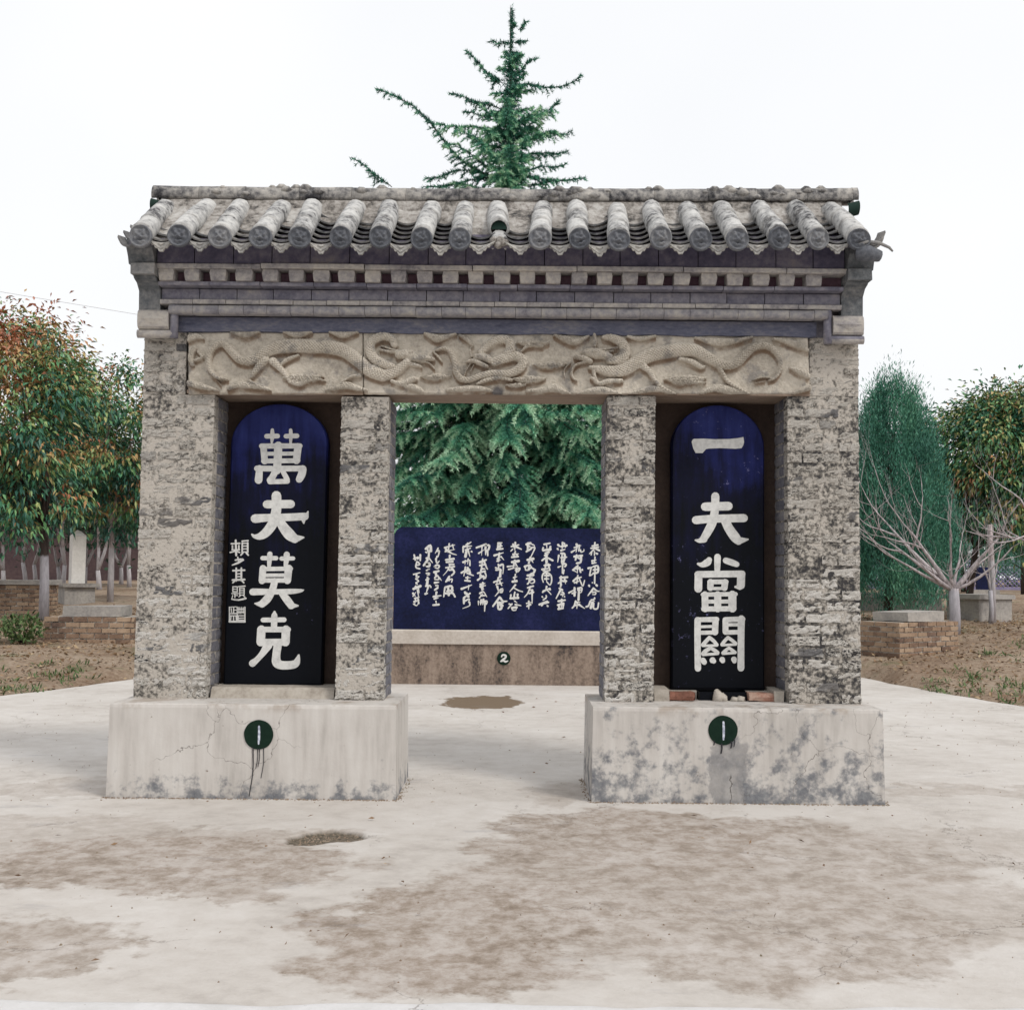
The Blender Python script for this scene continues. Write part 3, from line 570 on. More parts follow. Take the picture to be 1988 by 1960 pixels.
# third dragon
stroke(3, [(1470, 120, 24), (1540, 125, 40), (1630, 170, 50), (1660, 250, 54), (1620, 320, 50), (1520, 335, 36)], .98, True)
stroke(4, [(-90, 400, 40), (20, 420, 56), (130, 405, 62), (250, 340, 66), (360, 280, 68), (500, 245, 70), (640, 225, 70), (760, 232, 64), (860, 280, 56), (960, 340, 48), (1060, 365, 46), (1150, 335, 46), (1220, 265, 44), (1300, 205, 38), (1390, 190, 34), (1470, 225, 30), (1525, 310, 26), (1525, 400, 20), (1480, 475, 13), (1420, 500, 6)], 1, True)
stroke(3, [(1300, 260, 36), (1370, 265, 54), (1450, 275, 46), (1520, 300, 34)], 1.1); stroke(3, [(1210, 300, 20), (1280, 310, 30), (1340, 340, 26)], 1.05); stroke(3, [(1340, 395, 22), (1400, 400, 26), (1450, 390, 18)], .9)
stroke(3, [(1300, 345, 12), (1210, 370, 13), (1170, 430, 13), (1180, 490, 12), (1215, 515, 8)], .75); stroke(3, [(1160, 350, 7), (1105, 410, 6), (1105, 480, 5)], .6); stroke(3, [(1420, 235, 9), (1500, 230, 10), (1590, 215, 8)], .9); stroke(3, [(1450, 255, 8), (1550, 245, 10)], .85)
stroke(3, [(1385, 90, 14), (1390, 150, 24), (1385, 200, 16)], .7); stroke(3, [(1360, 255, 14), (1385, 252, 14)], 1.25, sub=3)
stroke(3, [(1370, 410, 22), (1380, 480, 18), (1400, 530, 20)], .8); stroke(3, [(1350, 490, 16), (1420, 540, 22), (1500, 520, 28), (1620, 515, 22)], .85)
stroke(4, [(290, 360, 40), (360, 420, 28), (410, 500, 20), (470, 560, 18), (600, 630, 10)], .85, True); stroke(4, [(880, 290, 36), (960, 350, 28), (1010, 430, 20), (1070, 520, 20), (1270, 640, 10)], .85, True)
stroke(4, [(640, 310, 22), (740, 335, 30), (820, 380, 26), (860, 375, 8)], .75); cloud(4, 680, 490, 330, 140, 7); stroke(4, [(740, 520, 20), (860, 520, 8)], .7)
stroke(4, [(1280, 495, 5), (1370, 470, 8), (1450, 480, 8)], .5); stroke(4, [(1300, 520, 4), (1390, 505, 6)], .45)
cloud(3, 970, 370, 280, 110); cloud(3, 830, 175, 260, 90); stroke(3, [(1020, 100, 12), (1130, 140, 38), (1210, 160, 36), (1330, 110, 14)], .8)
stroke(3, [(760, 610, 16), (900, 600, 32), (1000, 580, 44), (1080, 610, 26), (1160, 640, 10)], .8); stroke(3, [(1220, 640, 10), (1330, 610, 30), (1440, 600, 40), (1540, 620, 26), (1620, 640, 12)], .75)
stroke(4, [(180, 110, 16), (280, 130, 26), (420, 105, 14)], .75); stroke(4, [(780, 120, 12), (900, 150, 34), (1000, 160, 44), (1120, 150, 30), (1280, 115, 12)], .8)
stroke(4, [(1480, 130, 14), (1580, 150, 30), (1700, 190, 36), (1770, 230, 22)], .75); stroke(4, [(1620, 390, 14), (1700, 420, 34), (1770, 460, 30)], .7); stroke(4, [(1640, 610, 14), (1720, 580, 30), (1790, 560, 30)], .75)
stroke(4, [(180, 630, 12), (290, 590, 30), (400, 575, 34), (500, 590, 26), (620, 640, 10)], .75); stroke(4, [(820, 610, 16), (930, 570, 38), (1040, 580, 44), (1150, 610, 30), (1280, 650, 10)], .75)
# scales, curls, wear
scal = .5 + .5 * np.sin(AL * 1.05) * np.sin(AC * 1.05 + .8)
Hs = H + BODY * (H > .25) * (scal - .5) * .3 + (1 - BODY) * (H > .2) * (np.abs(np.sin(np.hypot(UU - np.round(UU / 17) * 17, VV - np.round(VV / 13) * 13) * 1.0)) - .5) * .22
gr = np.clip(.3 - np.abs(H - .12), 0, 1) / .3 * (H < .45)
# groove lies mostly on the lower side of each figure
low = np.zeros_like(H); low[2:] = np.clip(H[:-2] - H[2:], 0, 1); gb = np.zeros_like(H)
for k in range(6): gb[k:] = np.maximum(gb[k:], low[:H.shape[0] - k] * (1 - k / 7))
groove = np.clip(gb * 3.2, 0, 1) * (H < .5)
XW = .009 + .003633 * (UU - 967) + 9.5e-5 * (VV - 650); ZW = 3.194 + 3e-5 * (UU - 967) - .003658 * (VV - 650)
YW = .285 - Hs * .06 + (fbm(UU * .05, VV * .05, 4, 3) - .45) * .012 + (fbm(UU * .4, VV * .4, 2, 6) - .4) * .007
edge = np.minimum.reduce([UU - U0, U1 - UU, VV - V0, V1 - VV]); YW = YW + np.clip(3 - edge, 0, 3) / 3 * (.014 + .012 * fbm(UU * .1, VV * .1, 2, 7))
ZW = ZW + np.where(VV < V0 + .1, 0, 0) + .004 * (fbm(UU * .08, VV * .0, 3, 9) - .45) * (VV > V1 - 2)
seam = 704
for (a, b_) in ((U0 - 1, seam - .3), (seam + .3, U1 + 2)):
    ii = np.where((us >= a) & (us <= b_))[0]; sl_ = np.s_[:, ii[0]:ii[-1] + 1]
    x_, y_, z_ = XW[sl_], YW[sl_].copy(), ZW[sl_]; y_[:, [0, -1]] += .012
    k = np.arange(x_.size).reshape(x_.shape)
    F = np.stack([k[:-1, :-1], k[1:, :-1], k[1:, 1:], k[:-1, 1:]], -1).reshape(-1, 4)
    me = arr_mesh('carved_lintel', np.stack([x_, y_ - .55, z_], -1).reshape(-1, 3), F, M['relief'], {'relief': Hs[sl_], 'groove': groove[sl_]}, True)
    o = link(bpy.data.objects.new('carved_lintel', me), gate, (0, .55, 0)); o['label'] = 'lintel slab carved with ' + ('the left dragon' if a < 500 else 'two dragons and clouds')
    x0, x1 = float(x_.min()), float(x_.max())
    mb = MB(); zb = float(z_[-1].mean()); zt = float(z_[0].mean())
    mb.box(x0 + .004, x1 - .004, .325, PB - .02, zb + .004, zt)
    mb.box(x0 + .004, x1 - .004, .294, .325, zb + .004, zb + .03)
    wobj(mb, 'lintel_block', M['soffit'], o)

# ---------------- cornice
cor_mb = MB(); cor_mb.box(-2.49, 2.54, .315, PB, 3.202, 3.76)
cornice = wobj(cor_mb, 'cornice', M['cornice'], gate)
mb = MB()
n = 60; top = [(-2.25 + 4.5 * i / n) for i in range(n + 1)]
P = []; 
for x in top:
    zb = 3.196 + .012 * mnoise.noise((x * 4, 2, 0)) + .006 * mnoise.noise((x * 15, 2, 0))
    P += [(x, .262 + .004 * mnoise.noise((x * 6, 0, 0)), zb + .004), (x, .258, 3.3), (x, .33, 3.302), (x, .33, zb)]
mb.add(P, [(4 * i + k, 4 * i + 4 + k, 4 * i + 4 + (k + 1) % 4, 4 * i + (k + 1) % 4) for i in range(n) for k in range(4)] + [(0, 3, 2, 1)][:1] + [(4 * n, 4 * n + 1, 4 * n + 2, 4 * n + 3)])
wobj(mb, 'band_course', M['band'], cornice)
def run(x0, x1, step, name, mat, y0, y1, z0, z1, gap=.006, jy=.003, jit=.04, round_=False):
    x = x0
    while x < x1 - .02:
        s_ = step * rng.uniform(1 - jit, 1 + jit); e = min(x1, x + s_)
        if x1 - e < step * .4: e = x1
        j = rng.gauss(0, jy); zz = rng.gauss(0, .0012); mb = MB()
        if round_:
            cy, cz, r_ = y0 + .03, (z0 + z1) / 2, (z1 - z0) / 2; prof = [(cy + .05, cz - r_)] + [(cy - r_ * math.sin(t), cz - r_ * math.cos(t)) for t in np.linspace(0, math.pi, 15)] + [(cy + .05, cz + r_)]
            prof = [(p[0] + j, p[1] + zz) for p in prof][::-1]; mb.prism(prof, x + gap / 2, e - gap / 2); pass
        else:
            c_ = .004; prof = [(y1, z0 + zz), (y1, z1 + zz), (y0 + c_ + j, z1 + zz), (y0 + j, z1 - c_ + zz), (y0 + j, z0 + c_ + zz), (y0 + c_ + j, z0 + zz)]
            mb.prism(prof, x + gap / 2, e - gap / 2)
        wobj(mb, name, mat, cornice); x = e
run(-2.29, 2.31, .172, 'roll_moulding', M['roll'], .155, .3, 3.304, 3.368, .003, .0015, .06, True)
run(-2.36, 2.41, .235, 'ledge_brick', M['dentil'], .185, .31, 3.376, 3.41, .004)
run(-2.36, 2.41, .265, 'course_brick', M['cornice'], .225, .312, 3.416, 3.494)
run(-2.36, 2.41, .36, 'dentil_plate', M['cornice'], .135, .312, 3.497, 3.524, .005)
run(-2.36, 2.41, .6, 'recess_course', M['maroon'], .2, .311, 3.5245, 3.6035, .004)
run(-2.37, 2.42, .72, 'dentil_slab', M['dentil'], .075, .312, 3.6045, 3.638, .006)
run(-2.36, 2.41, .268, 'fascia_brick', M['fascia'], .105, .312, 3.6405, 3.83, .006)
dm = []
for s in range(5):
    r = random.Random(s); mb = MB(); f = lambda: r.uniform(-.004, .004)
    mb.add([(-.052 + f(), -.06 + f(), 0), (.052 + f(), -.06 + f(), 0), (.06, .075, 0), (-.06, .075, 0), (-.058 + f(), -.066 + f(), .05 + f()), (.058 + f(), -.066 + f(), .05 + f()), (-.055 + f(), -.06, .08), (.055 + f(), -.06, .0785), (.06, .075, .0785), (-.06, .075, .0785)],
           [(3, 2, 1, 0), (0, 1, 5, 4), (4, 5, 7, 6), (6, 7, 8, 9), (1, 2, 8, 7, 5), (3, 0, 4, 6, 9)])
    dm.append(mb.mesh('dentil', M['dentil']))
x = -2.295
while x < 2.36:
    inst('dentil', rng.choice(dm), cornice, (x, .162 + rng.gauss(0, .003), 3.5245), (0, 0, rng.gauss(0, .01)), (rng.uniform(.92, 1.02), 1, 1)); x += .1795 + rng.gauss(0, .003)
# corner blocks with their moulded frames and the flared end blocks
for sgn in (-1, 1):
    xo = -2.512 if sgn < 0 else 2.563; xi = -2.29 if sgn < 0 else 2.345; a, b_ = min(xo, xi), max(xo, xi)
    mb = MB(); mb.prism([(.32, 3.2), (.32, 3.335), (.2, 3.335), (.178, 3.318), (.172, 3.29), (.172, 3.245), (.18, 3.215), (.2, 3.2)], a + .003, b_ - .003); o = wobj(mb, 'corner_block', M['dentil'], gate)
    cx, cz = (a + b_) / 2, 3.268; mb = MB()
    mb.add([(cx - .09, .171, cz), (cx, .171, cz - .035), (cx + .09, .171, cz), (cx, .171, cz + .035), (cx, .155, cz)], [(0, 1, 4), (1, 2, 4), (2, 3, 4), (3, 0, 4)])
    wobj(mb, 'diamond', M['dentil'], o)
    def roll(p, q, r_, nm, mt):
        mb = MB(); mb.tube([p, q], r_, 12); wobj(mb, nm, mt, o)
    roll((a - .004, .215, 3.168), (b_ + .028 * (sgn < 0) - .028 * 0 * 1, .215, 3.168) if sgn < 0 else (b_ + .004, .215, 3.168), .03, 'roll_moulding', M['dentil'])
    xv = b_ + .028 if sgn < 0 else a - .028
    roll((xv, .214, 3.14), (xv, .214, 3.372), .03, 'roll_moulding', M['cornice'])
    if sgn > 0:
        roll((xv - .002, .2145, 3.1685), (b_, .2145, 3.1685), .0295, 'roll_moulding', M['cornice'])
        mb = MB(); mb.box(a + .01, b_, .19, .3, 3.202, 3.222); wobj(mb, 'ledge_brick', M['dentil'], o)
    ia = -2.362 if sgn < 0 else 2.412; a, b_ = min(xo, ia), max(xo, ia)
    prof = [(.315, 3.338), (.315, 3.545), (.07, 3.545), (.09, 3.53), (.15, 3.515), (.205, 3.47), (.21, 3.338)]
    mb = MB(); mb.prism(prof, a, b_); o2 = wobj(mb, 'end_block', M['endblock'], gate)
    mb = MB(); mb.box(a - .004, b_ + .008, .02, .33, 3.548, 3.622, .003); wobj(mb, 'end_slab', M['endblock'], o2)
    mb = MB(); mb.prism([(.34, 3.6245), (.34, 3.8), (.0, 3.78), (.0, 3.72), (.04, 3.67), (.06, 3.6245)], a - (.03 if sgn < 0 else -.002), b_ + (.03 if sgn > 0 else -.002)); wobj(mb, 'end_cap', M['endblock'], o2)

# ---------------- roof
SL = .612; ET = math.atan(SL); YE = -.12
def axz(x, y): return 3.782 + .012 * (x / 2.4) - .006 * math.cos(x * 1.3) + SL * (y - YE)
mb = MB()
nseg = 40; P = []
for i in range(nseg + 1):
    x = -2.5 + 5.06 * i / nseg; dz = axz(x, YE) - .062
    P += [(x, YE + .05, dz + .004), (x, YE + .05, dz + .028), (x, .56, dz + SL * .65), (x, 1.22, dz + .0), (x, 1.22, dz - .03), (x, .9, dz - .012), (x, .31, dz + .16)]
mb.add(P, [(7 * i + k, 7 * i + 7 + k, 7 * i + 7 + (k + 1) % 7, 7 * i + (k + 1) % 7) for i in range(nseg) for k in range(7)] + [tuple(range(6, -1, -1)), tuple(7 * nseg + k for k in range(7))])
roof = wobj(mb, 'roof', M['fascia'], gate)  # dark purple-grey carries the shade under the eaves in its colour
def barrel_mesh(seed, L_=.25, r0=.075, r1=.07, n=12):
    r = random.Random(seed); mb = MB(); V = []; ns = 4
    for s_ in range(ns + 1):
        t = s_ / ns; rr = r0 + (r1 - r0) * t
        for k in range(n + 1):
            a = math.pi * (-.24 + 1.48 * k / n); w_ = 1 + r.uniform(-.045, .045); V.append((rr * w_ * math.cos(a), L_ * t + (r.uniform(0, .012) if s_ in (0, ns) else 0), rr * w_ * math.sin(a)))
    for s_, y_ in ((0, 0.), ):
        for k in range(n + 1):
            a = math.pi * (-.24 + 1.48 * k / n); V.append((.75 * r0 * math.cos(a), .004, .75 * r0 * math.sin(a)))
    F = [(s_ * (n + 1) + k, s_ * (n + 1) + k + 1, (s_ + 1) * (n + 1) + k + 1, (s_ + 1) * (n + 1) + k)[::-1] for s_ in range(ns) for k in range(n)]
    k0 = (ns + 1) * (n + 1); F += [(k, k + 1, k0 + k + 1, k0 + k) for k in range(n)]
    mb.add(V, F, True); return mb.mesh('cover_tile', M['tile'])
BM = [barrel_mesh(s) for s in range(7)]
def endface(seed):
    """round tile end with a raised rim and a worn beast face"""
    r = random.Random(seed); mb = MB(); nr_, na = 12, 32; V = [(0, 0, 0)]; F = []
    def hgt(x, z):
        q = math.hypot(x, z); h = .012 * math.exp(-((q - .9) / .07) ** 2)
        if q < .78:
            for ex, ez, er, eh in ((-.3, .22, .15, .016), (.3, .22, .15, .016), (0, -.02, .16, .018), (-.16, -.12, .1, .01), (.16, -.12, .1, .01), (-.4, .5, .16, .011), (.4, .5, .16, .011), (0, .5, .14, .008), (-.45, -.1, .15, .01), (.45, -.1, .15, .01), (-.2, -.42, .13, .01), (.2, -.42, .13, .01), (0, -.55, .13, .009)):
                h += eh * math.exp(-((x - ex) ** 2 + (z - ez) ** 2) / (er * er))
            h -= .009 * math.exp(-((z + .3) / .06) ** 2) * math.exp(-(x / .35) ** 2)
        return h + r.uniform(-.0012, .0012)
    for i in range(1, nr_ + 1):
        q = i / nr_
        for k in range(na):
            a = 2 * math.pi * k / na; x, z = q * math.cos(a), q * math.sin(a); V.append((.0715 * x, -hgt(x, z) * 1.6, .0715 * z))
    V[0] = (0, -hgt(0, 0) * 1.6, 0)
    for k in range(na): F.append((0, 1 + k, 1 + (k + 1) % na)[::-1])
    for i in range(nr_ - 1):
        for k in range(na): a0 = 1 + i * na; F.append((a0 + k, a0 + na + k, a0 + na + (k + 1) % na, a0 + (k + 1) % na)[::-1])
    a0 = 1 + (nr_ - 1) * na; k0 = len(V); V += [(V[a0 + k][0], .02, V[a0 + k][2]) for k in range(na)]
    F += [(a0 + k, k0 + k, k0 + (k + 1) % na, a0 + (k + 1) % na)[::-1] for k in range(na)]
    mb.add(V, [f[::-1] for f in F], True); return mb.mesh('tile_end', M['disc'])
EF = [endface(s) for s in range(4)]
pitch = (2.437 + 2.394) / 18
rows = [-2.394 + pitch * i + rng.gauss(0, .006) for i in range(19)]
rows[1] = -2.138; rows[0] = -2.394; rows[18] = 2.437
for i, x in enumerate(rows):
    z0 = axz(x, YE) + rng.gauss(0, .005); yaw = rng.gauss(0, .028); y0 = YE + rng.gauss(0, .006)
    for k in range(3):
        s_ = k * .228; y = y0 + s_ * math.cos(ET) - .01; z = z0 + s_ * math.sin(ET); xx = x - math.sin(yaw) * s_
        if i == 9 and k == 0:      # broken row: the lowest tile has slid off, an undersized stub is left
            inst('cover_tile', BM[2], roof, (x - .005, y + .05, z - .03), (ET, 0, .02), (.82, .75, .75))
            mb = MB(); 
            for _ in range(7): 
                cx, cz, r_ = x + rng.uniform(-.045, .045), z - .03 + rng.uniform(-.03, .03), rng.uniform(.022, .038)
                mb.tube([(cx, y + .02 - r_ * .6, cz), (cx, y + .03, cz + .005), (cx, y + .1, cz + .02)], [r_ * .55, r_, r_ * .9], 7)
            wobj(mb, 'mortar_lump', M['fillet'], roof); continue
        if i == 9 and k == 1: y -= .03; z -= .005
        t = inst('cover_tile', rng.choice(BM), roof, (xx, y, z + .004 * k % .003), (ET + rng.gauss(0, .012), rng.gauss(0, .05), yaw), (rng.uniform(.95, 1.04), 1, rng.uniform(.95, 1.05)))
        if k == 0:
            o = bpy.data.objects.new('tile_end', rng.choice(EF)); col.objects.link(o); o.parent = t; o.location = (0, -.03, -.004); o.rotation_euler = (-ET * .98, rng.uniform(-.4, .4), 0); o.scale = (1.06, 1, 1.06)
        if i == 9 and k == 1:      # dark plate painting the shade in the tile's open mouth above the gap
            mb = MB(); P = [(xx + .052 * math.cos(a), y - .001, z + .052 * math.sin(a)) for a in np.linspace(-.1, math.pi + .1, 14)]; mb.add(P, [tuple(range(14))]); wobj(mb, 'tile_mouth_shade', M['hollow'], roof)
def pan_mesh(seed):
    r = random.Random(seed); mb = MB(); n = 8; V = []; W_ = .098
    for y_ in (0, .13):
        for th in (0, -.013):
            for k in range(n + 1):
                x = -W_ + 2 * W_ * k / n; V.append((x, y_ + r.uniform(-.003, .003), .5 * (x / W_) ** 2 * .075 + th - (0 if y_ == 0 else .02)))
    m_ = n + 1; F = [(k, k + 1, 2 * m_ + k + 1, 2 * m_ + k) for k in range(n)] + [(m_ + k + 1, m_ + k, k, k + 1)[::-1] for k in range(n)]
    F += [(3 * m_ + k, 3 * m_ + k + 1, m_ + k + 1, m_ + k) for k in range(n)]
    mb.add(V, F, False); return mb.mesh('pan_tile', M['pan'])
PM = [pan_mesh(s) for s in range(4)]
def drip_mesh(seed):
    r = random.Random(seed); W_ = .118; up = [(-W_ + 2 * W_ * k / 8, .0 - .045 * (1 - ((-W_ + 2 * W_ * k / 8) / W_) ** 2)) for k in range(9)]
    lo = []; nt_ = 9
    for k in range(1, nt_ * 2):
        t = k / (nt_ * 2); x = W_ - 2 * W_ * t; z = -.004 - .112 * (1 - abs(1 - 2 * t)); lo.append((x, z + (.007 if k % 2 else -.005)))
    poly = up + lo; n = len(poly); mb = MB()
    P = [(x, 0, z) for x, z in poly] + [(x, .016, z) for x, z in poly]
    mb.add(P, [tuple(range(n)), tuple(range(2 * n - 1, n - 1, -1))] + [(i, i + n, (i + 1) % n + n, (i + 1) % n) for i in range(n)])
    # raised rib along the lower edges and a boss
    for sg in (-1, 1): mb.tube([(sg * W_ * .86, -.001, -.016), (0, -.001, -.094)], .0045, 5)
    mb.tube([(-.022, -.001, -.052), (0, -.003, -.06), (.022, -.001, -.052)], [.004, .009, .004], 6)
    return mb.mesh('drip_tile', M['driptile'])
DM = [drip_mesh(s) for s in range(3)]
for i in range(18):
    x = (rows[i] + rows[i + 1]) / 2; z0 = axz(x, YE) - .055
    for k in range(6):
        s_ = .0 + k * .116
        if i in (0, 1, 8, 9) and 1 < k < 5 and rng.random() < .45: continue
        inst('pan_tile', rng.choice(PM), roof, (x + rng.gauss(0, .004), YE + .018 + s_ * math.cos(ET), z0 + .03 + s_ * math.sin(ET)), (ET - .14, rng.gauss(0, .02), rng.gauss(0, .02)))
    if i != 2 or True:
        inst('drip_tile', DM[i % 3], roof, (x + rng.gauss(0, .004), YE + .004, z0 + .046), (-.1 + rng.gauss(0, .03), rng.gauss(0, .03), rng.gauss(0, .02)), (1.02, 1, rng.uniform(.92, 1.08)))
    # plaster bedding at the head of the channel
    lowy = {0: .0, 1: .02, 2: .1, 3: .26, 8: .16, 9: .1, 10: .24}.get(i, rng.uniform(.27, .36)); gx_, gy_ = 8, 10; P = []
    for a in range(gy_ + 1):
        y = lowy + (.53 - lowy) * a / gy_
        for c_ in range(gx_ + 1):
            xx = x + (-.1 + .2 * c_ / gx_); nz = fbm(np.array(xx * 16.), np.array(y * 16.), 3, 3 + i)
            lift = -.05 + min(1, (a / gy_) * 2.2) * .05 + (.05 * max(0, a / gy_ - .6) / .4) + .035 * (float(nz) - .42)
            if a == 0: lift = -.075
            P.append((xx, y, axz(x, y) + lift))
    mb = MB(); m_ = gx_ + 1; mb.add(P, [(a * m_ + c_, a * m_ + c_ + 1, (a + 1) * m_ + c_ + 1, (a + 1) * m_ + c_) for a in range(gy_) for c_ in range(gx_)], True); wobj(mb, 'mortar_fillet', M['fillet'], roof)
# left end half pan seen on edge, right end broken pans
for k, (x, y, z, ry, sx) in enumerate(((-2.52, -.1, 3.715, .35, .62), (-2.515, .0, 3.78, .3, .6), (-2.51, .12, 3.855, .3, .6), (2.56, -.13, 3.765, -.5, .85), (2.585, -.04, 3.765, -.42, .7))):
    inst('pan_tile', PM[k % 4], roof, (x, y, z), (ET - .2, ry, 0), (sx, 1, 1.2))
mb = MB(); mb.tube([(2.42, -.12, 3.685), (2.5, -.13, 3.69), (2.585, -.11, 3.675)], [.045, .058, .04], 9); wobj(mb, 'broken_tile', M['disc'], roof)
mb = MB(); mb.tube([(2.43, -.15, 3.745), (2.5, -.155, 3.762), (2.57, -.15, 3.755), (2.64, -.145, 3.725), (2.665, -.14, 3.7)], [.008, .012, .012, .01, .006], 6); wobj(mb, 'broken_pan_edge', M['pan'], roof)
# ridge
rz = lambda x: 4.262 + .005 * x + .012 * (x / 2.5) ** 2
x = -2.535; k = 0
while x < 2.62:
    e = min(2.625, x + rng.uniform(.32, .4)); mb = MB(); pts = []; n = 14; V = []
    last = (k == 0) or e >= 2.62
    for s_ in range(5):
        t = s_ / 4; xx = x + .0008 + (e - x - .0016) * t
        for q in range(n + 1):
            a = math.pi * (-.16 + 1.32 * q / n); rr = .074 * (1 + .05 * (mnoise.noise((xx * 7, math.cos(a) * 2, math.sin(a) * 2)))); V.append((xx, .56 + rr * math.cos(a), rz(xx) + rr * math.sin(a) + .003 * math.sin(k * 2.4)))
    F = [(s_ * (n + 1) + q, s_ * (n + 1) + q + 1, (s_ + 1) * (n + 1) + q + 1, (s_ + 1) * (n + 1) + q) for s_ in range(4) for q in range(n)]
    mb.add(V, F, True)
    tl = wobj(mb, 'ridge_tile', M['ridge'], roof)
    sm = tl.modifiers.new('thick', 'SOLIDIFY'); sm.thickness = .014; sm.offset = -1
    x = e; k += 1
mb = MB(); n = 110; P = []
for i in range(n + 1):
    xx = -2.42 + 4.92 * i / n; j = .02 * mnoise.noise((xx * 3, 0, 4)) + .012 * mnoise.noise((xx * 13, 0, 4))
    P += [(xx, .455 + j, 4.06), (xx, .465 + j, 4.16 + j * .4), (xx, .5 + j * .5, 4.222 + j * .5), (xx, .56, rz(xx) + .052), (xx, .66, 4.22), (xx, .68, 4.06)]
mb.add(P, [(6 * i + q, 6 * i + q + 1, 6 * i + 7 + q, 6 * i + 6 + q) for i in range(n) for q in range(5)] + [tuple(range(6)), tuple(6 * n + q for q in range(5, -1, -1))], True)
wobj(mb, 'ridge_bed', M['fillet'], roof)
mb = MB()
for _ in range(46):                     # lumps of mortar and moss along the ridge
    xx = rng.uniform(-2.3, 2.5); r_ = rng.uniform(.012, .03); a = rng.uniform(.25, 1.9); y, z = .56 - .072 * math.sin(a), rz(xx) + .07 * math.cos(a)
    mb.tube([(xx - r_ * 1.6, y, z), (xx - r_ * .6, y - .004, z + r_ * .2), (xx + r_ * .5, y, z + r_ * .1), (xx + r_ * 1.7, y, z)], [r_ * .2, r_ * .8, r_ * .9, r_ * .2], 6)
o = wobj(mb, 'ridge_crumbs', M['ridge'], roof); o['kind'] = 'stuff'
for xx, fl in ((-2.527, -1), (2.617, 1)):     # dark pieces, shade of the hollow ends put into their colour
    mb = MB(); V = []; n_ = 10
    for s_ in range(3):
        for q in range(n_ + 1):
            a = math.pi * q / n_; V.append((xx - fl * (.085 * s_ / 2 - .005), .5 - .05 * math.sin(a), 4.185 + .005 * xx + .052 * math.cos(a) - .012 * s_))
    mb.add(V, [(s_ * (n_ + 1) + q, s_ * (n_ + 1) + q + 1, (s_ + 1) * (n_ + 1) + q + 1, (s_ + 1) * (n_ + 1) + q) for s_ in range(2) for q in range(n_)], True); wobj(mb, 'ridge_end_shade', M['hollow'], roof)
    mb = MB(); P = [(xx - fl * .03, .56 + .058 * math.cos(a), rz(xx) + .058 * math.sin(a)) for a in np.linspace(-.45, math.pi + .45, 16)]; mb.add(P, [tuple(range(16)) if fl > 0 else tuple(range(15, -1, -1))]); wobj(mb, 'ridge_hollow_shade', M['hollow'], roof)

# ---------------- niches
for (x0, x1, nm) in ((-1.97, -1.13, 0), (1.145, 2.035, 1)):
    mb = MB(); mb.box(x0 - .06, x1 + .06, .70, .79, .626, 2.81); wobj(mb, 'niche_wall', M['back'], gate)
mb = MB(); P = []; n = 24
for i in range(n + 1):
    x = -1.985 + .865 * i / n; zt = .7 + .006 * mnoise.noise((x * 8, 1, 0)); f = .385 + .012 * mnoise.noise((x * 6, 4, 0)); P += [(x, f - .02, .62), (x, f, zt - .02), (x, f + .03, zt), (x, .72, zt), (x, .72, .62)]
mb.add(P, [(5 * i + k, 5 * i + 5 + k, 5 * i + 6 + k, 5 * i + k + 1) for i in range(n) for k in range(4)] + [tuple(range(4, -1, -1)), tuple(5 * n + k for k in range(5))]); wobj(mb, 'niche_sill', M['cement'], gate)
mb = MB(); mb.box(1.13, 1.235, .39, .72, .62, .715, .004); mb.box(1.975, 2.04, .39, .72, .62, .71, .004); mb.box(1.1, 1.455, .56, .72, .62, .69, .002); mb.box(1.805, 2.05, .56, .72, .62, .69, .002); sill = wobj(mb, 'niche_sill', M['cement'], gate)
RB = [unit_brick(s + 90, 4, 2, (.04, .08, .1)).mesh('brick', M['redbrick']) for s in range(3)]
for x, sx, rz_ in ((1.32, .165, -.03), (1.4, .04, .0), (1.895, .205, .02)): inst('brick', RB[int(sx * 10) % 3], sill, (x, .45, .665), (0, rng.gauss(0, .02), rz_), (sx, .12, .06))
mb = MB()
for cx, r_, h_ in ((1.585, .042, .085), (1.625, .03, .06), (1.7, .035, .03), (1.745, .04, .035)): mb.tube([(cx, .44, .622), (cx + .004, .45, .622 + h_ * .6), (cx - .006, .47, .622 + h_)], [r_, r_ * .9, r_ * .35], 7)
wobj(mb, 'broken_mortar', M['cement'], sill)

# ------------------------------------------------------------------ tablets
def tablet(name, pts, mat, label, y0, y1):
    """arched slab outline pts (x,z); returns root"""
    cx = sum(p[0] for p in pts) / len(pts); r = thing(name, (cx, (y0 + y1) / 2, min(p[1] for p in pts)), label, 'stone tablet')
    n = len(pts); c_ = .012; mb = MB(); mx_, mz = cx, sum(p[1] for p in pts) / n
    ins = [(x + (mx_ - x) * .03, z + (mz - z) * .011) for x, z in pts]
    P = [(x, y0, z) for x, z in ins] + [(x, y0 + c_, z) for x, z in pts] + [(x, y1, z) for x, z in pts]
    mb.add(P, [tuple(range(n))] + [(i, i + n, (i + 1) % n + n, (i + 1) % n) for i in range(n)] + [(n + i, 2 * n + i, 2 * n + (i + 1) % n, n + (i + 1) % n) for i in range(n)] + [tuple(range(3 * n - 1, 2 * n - 1, -1))])
    wobj(mb, 'slab', mat, r); return r
def arch(xl0, xl1, xr0, xr1, zb, zs, zt, n=22):
    P = [(xl0, zb), (xr0, zb), (xr1, zs)]; cx, hw = (xl1 + xr1) / 2, (xr1 - xl1) / 2
    P += [(cx + hw * math.cos(a), zs + (zt - zs) * math.sin(a)) for a in np.linspace(0, math.pi, n)[1:-1]] + [(xl1, zs)]; return P
TY = .6
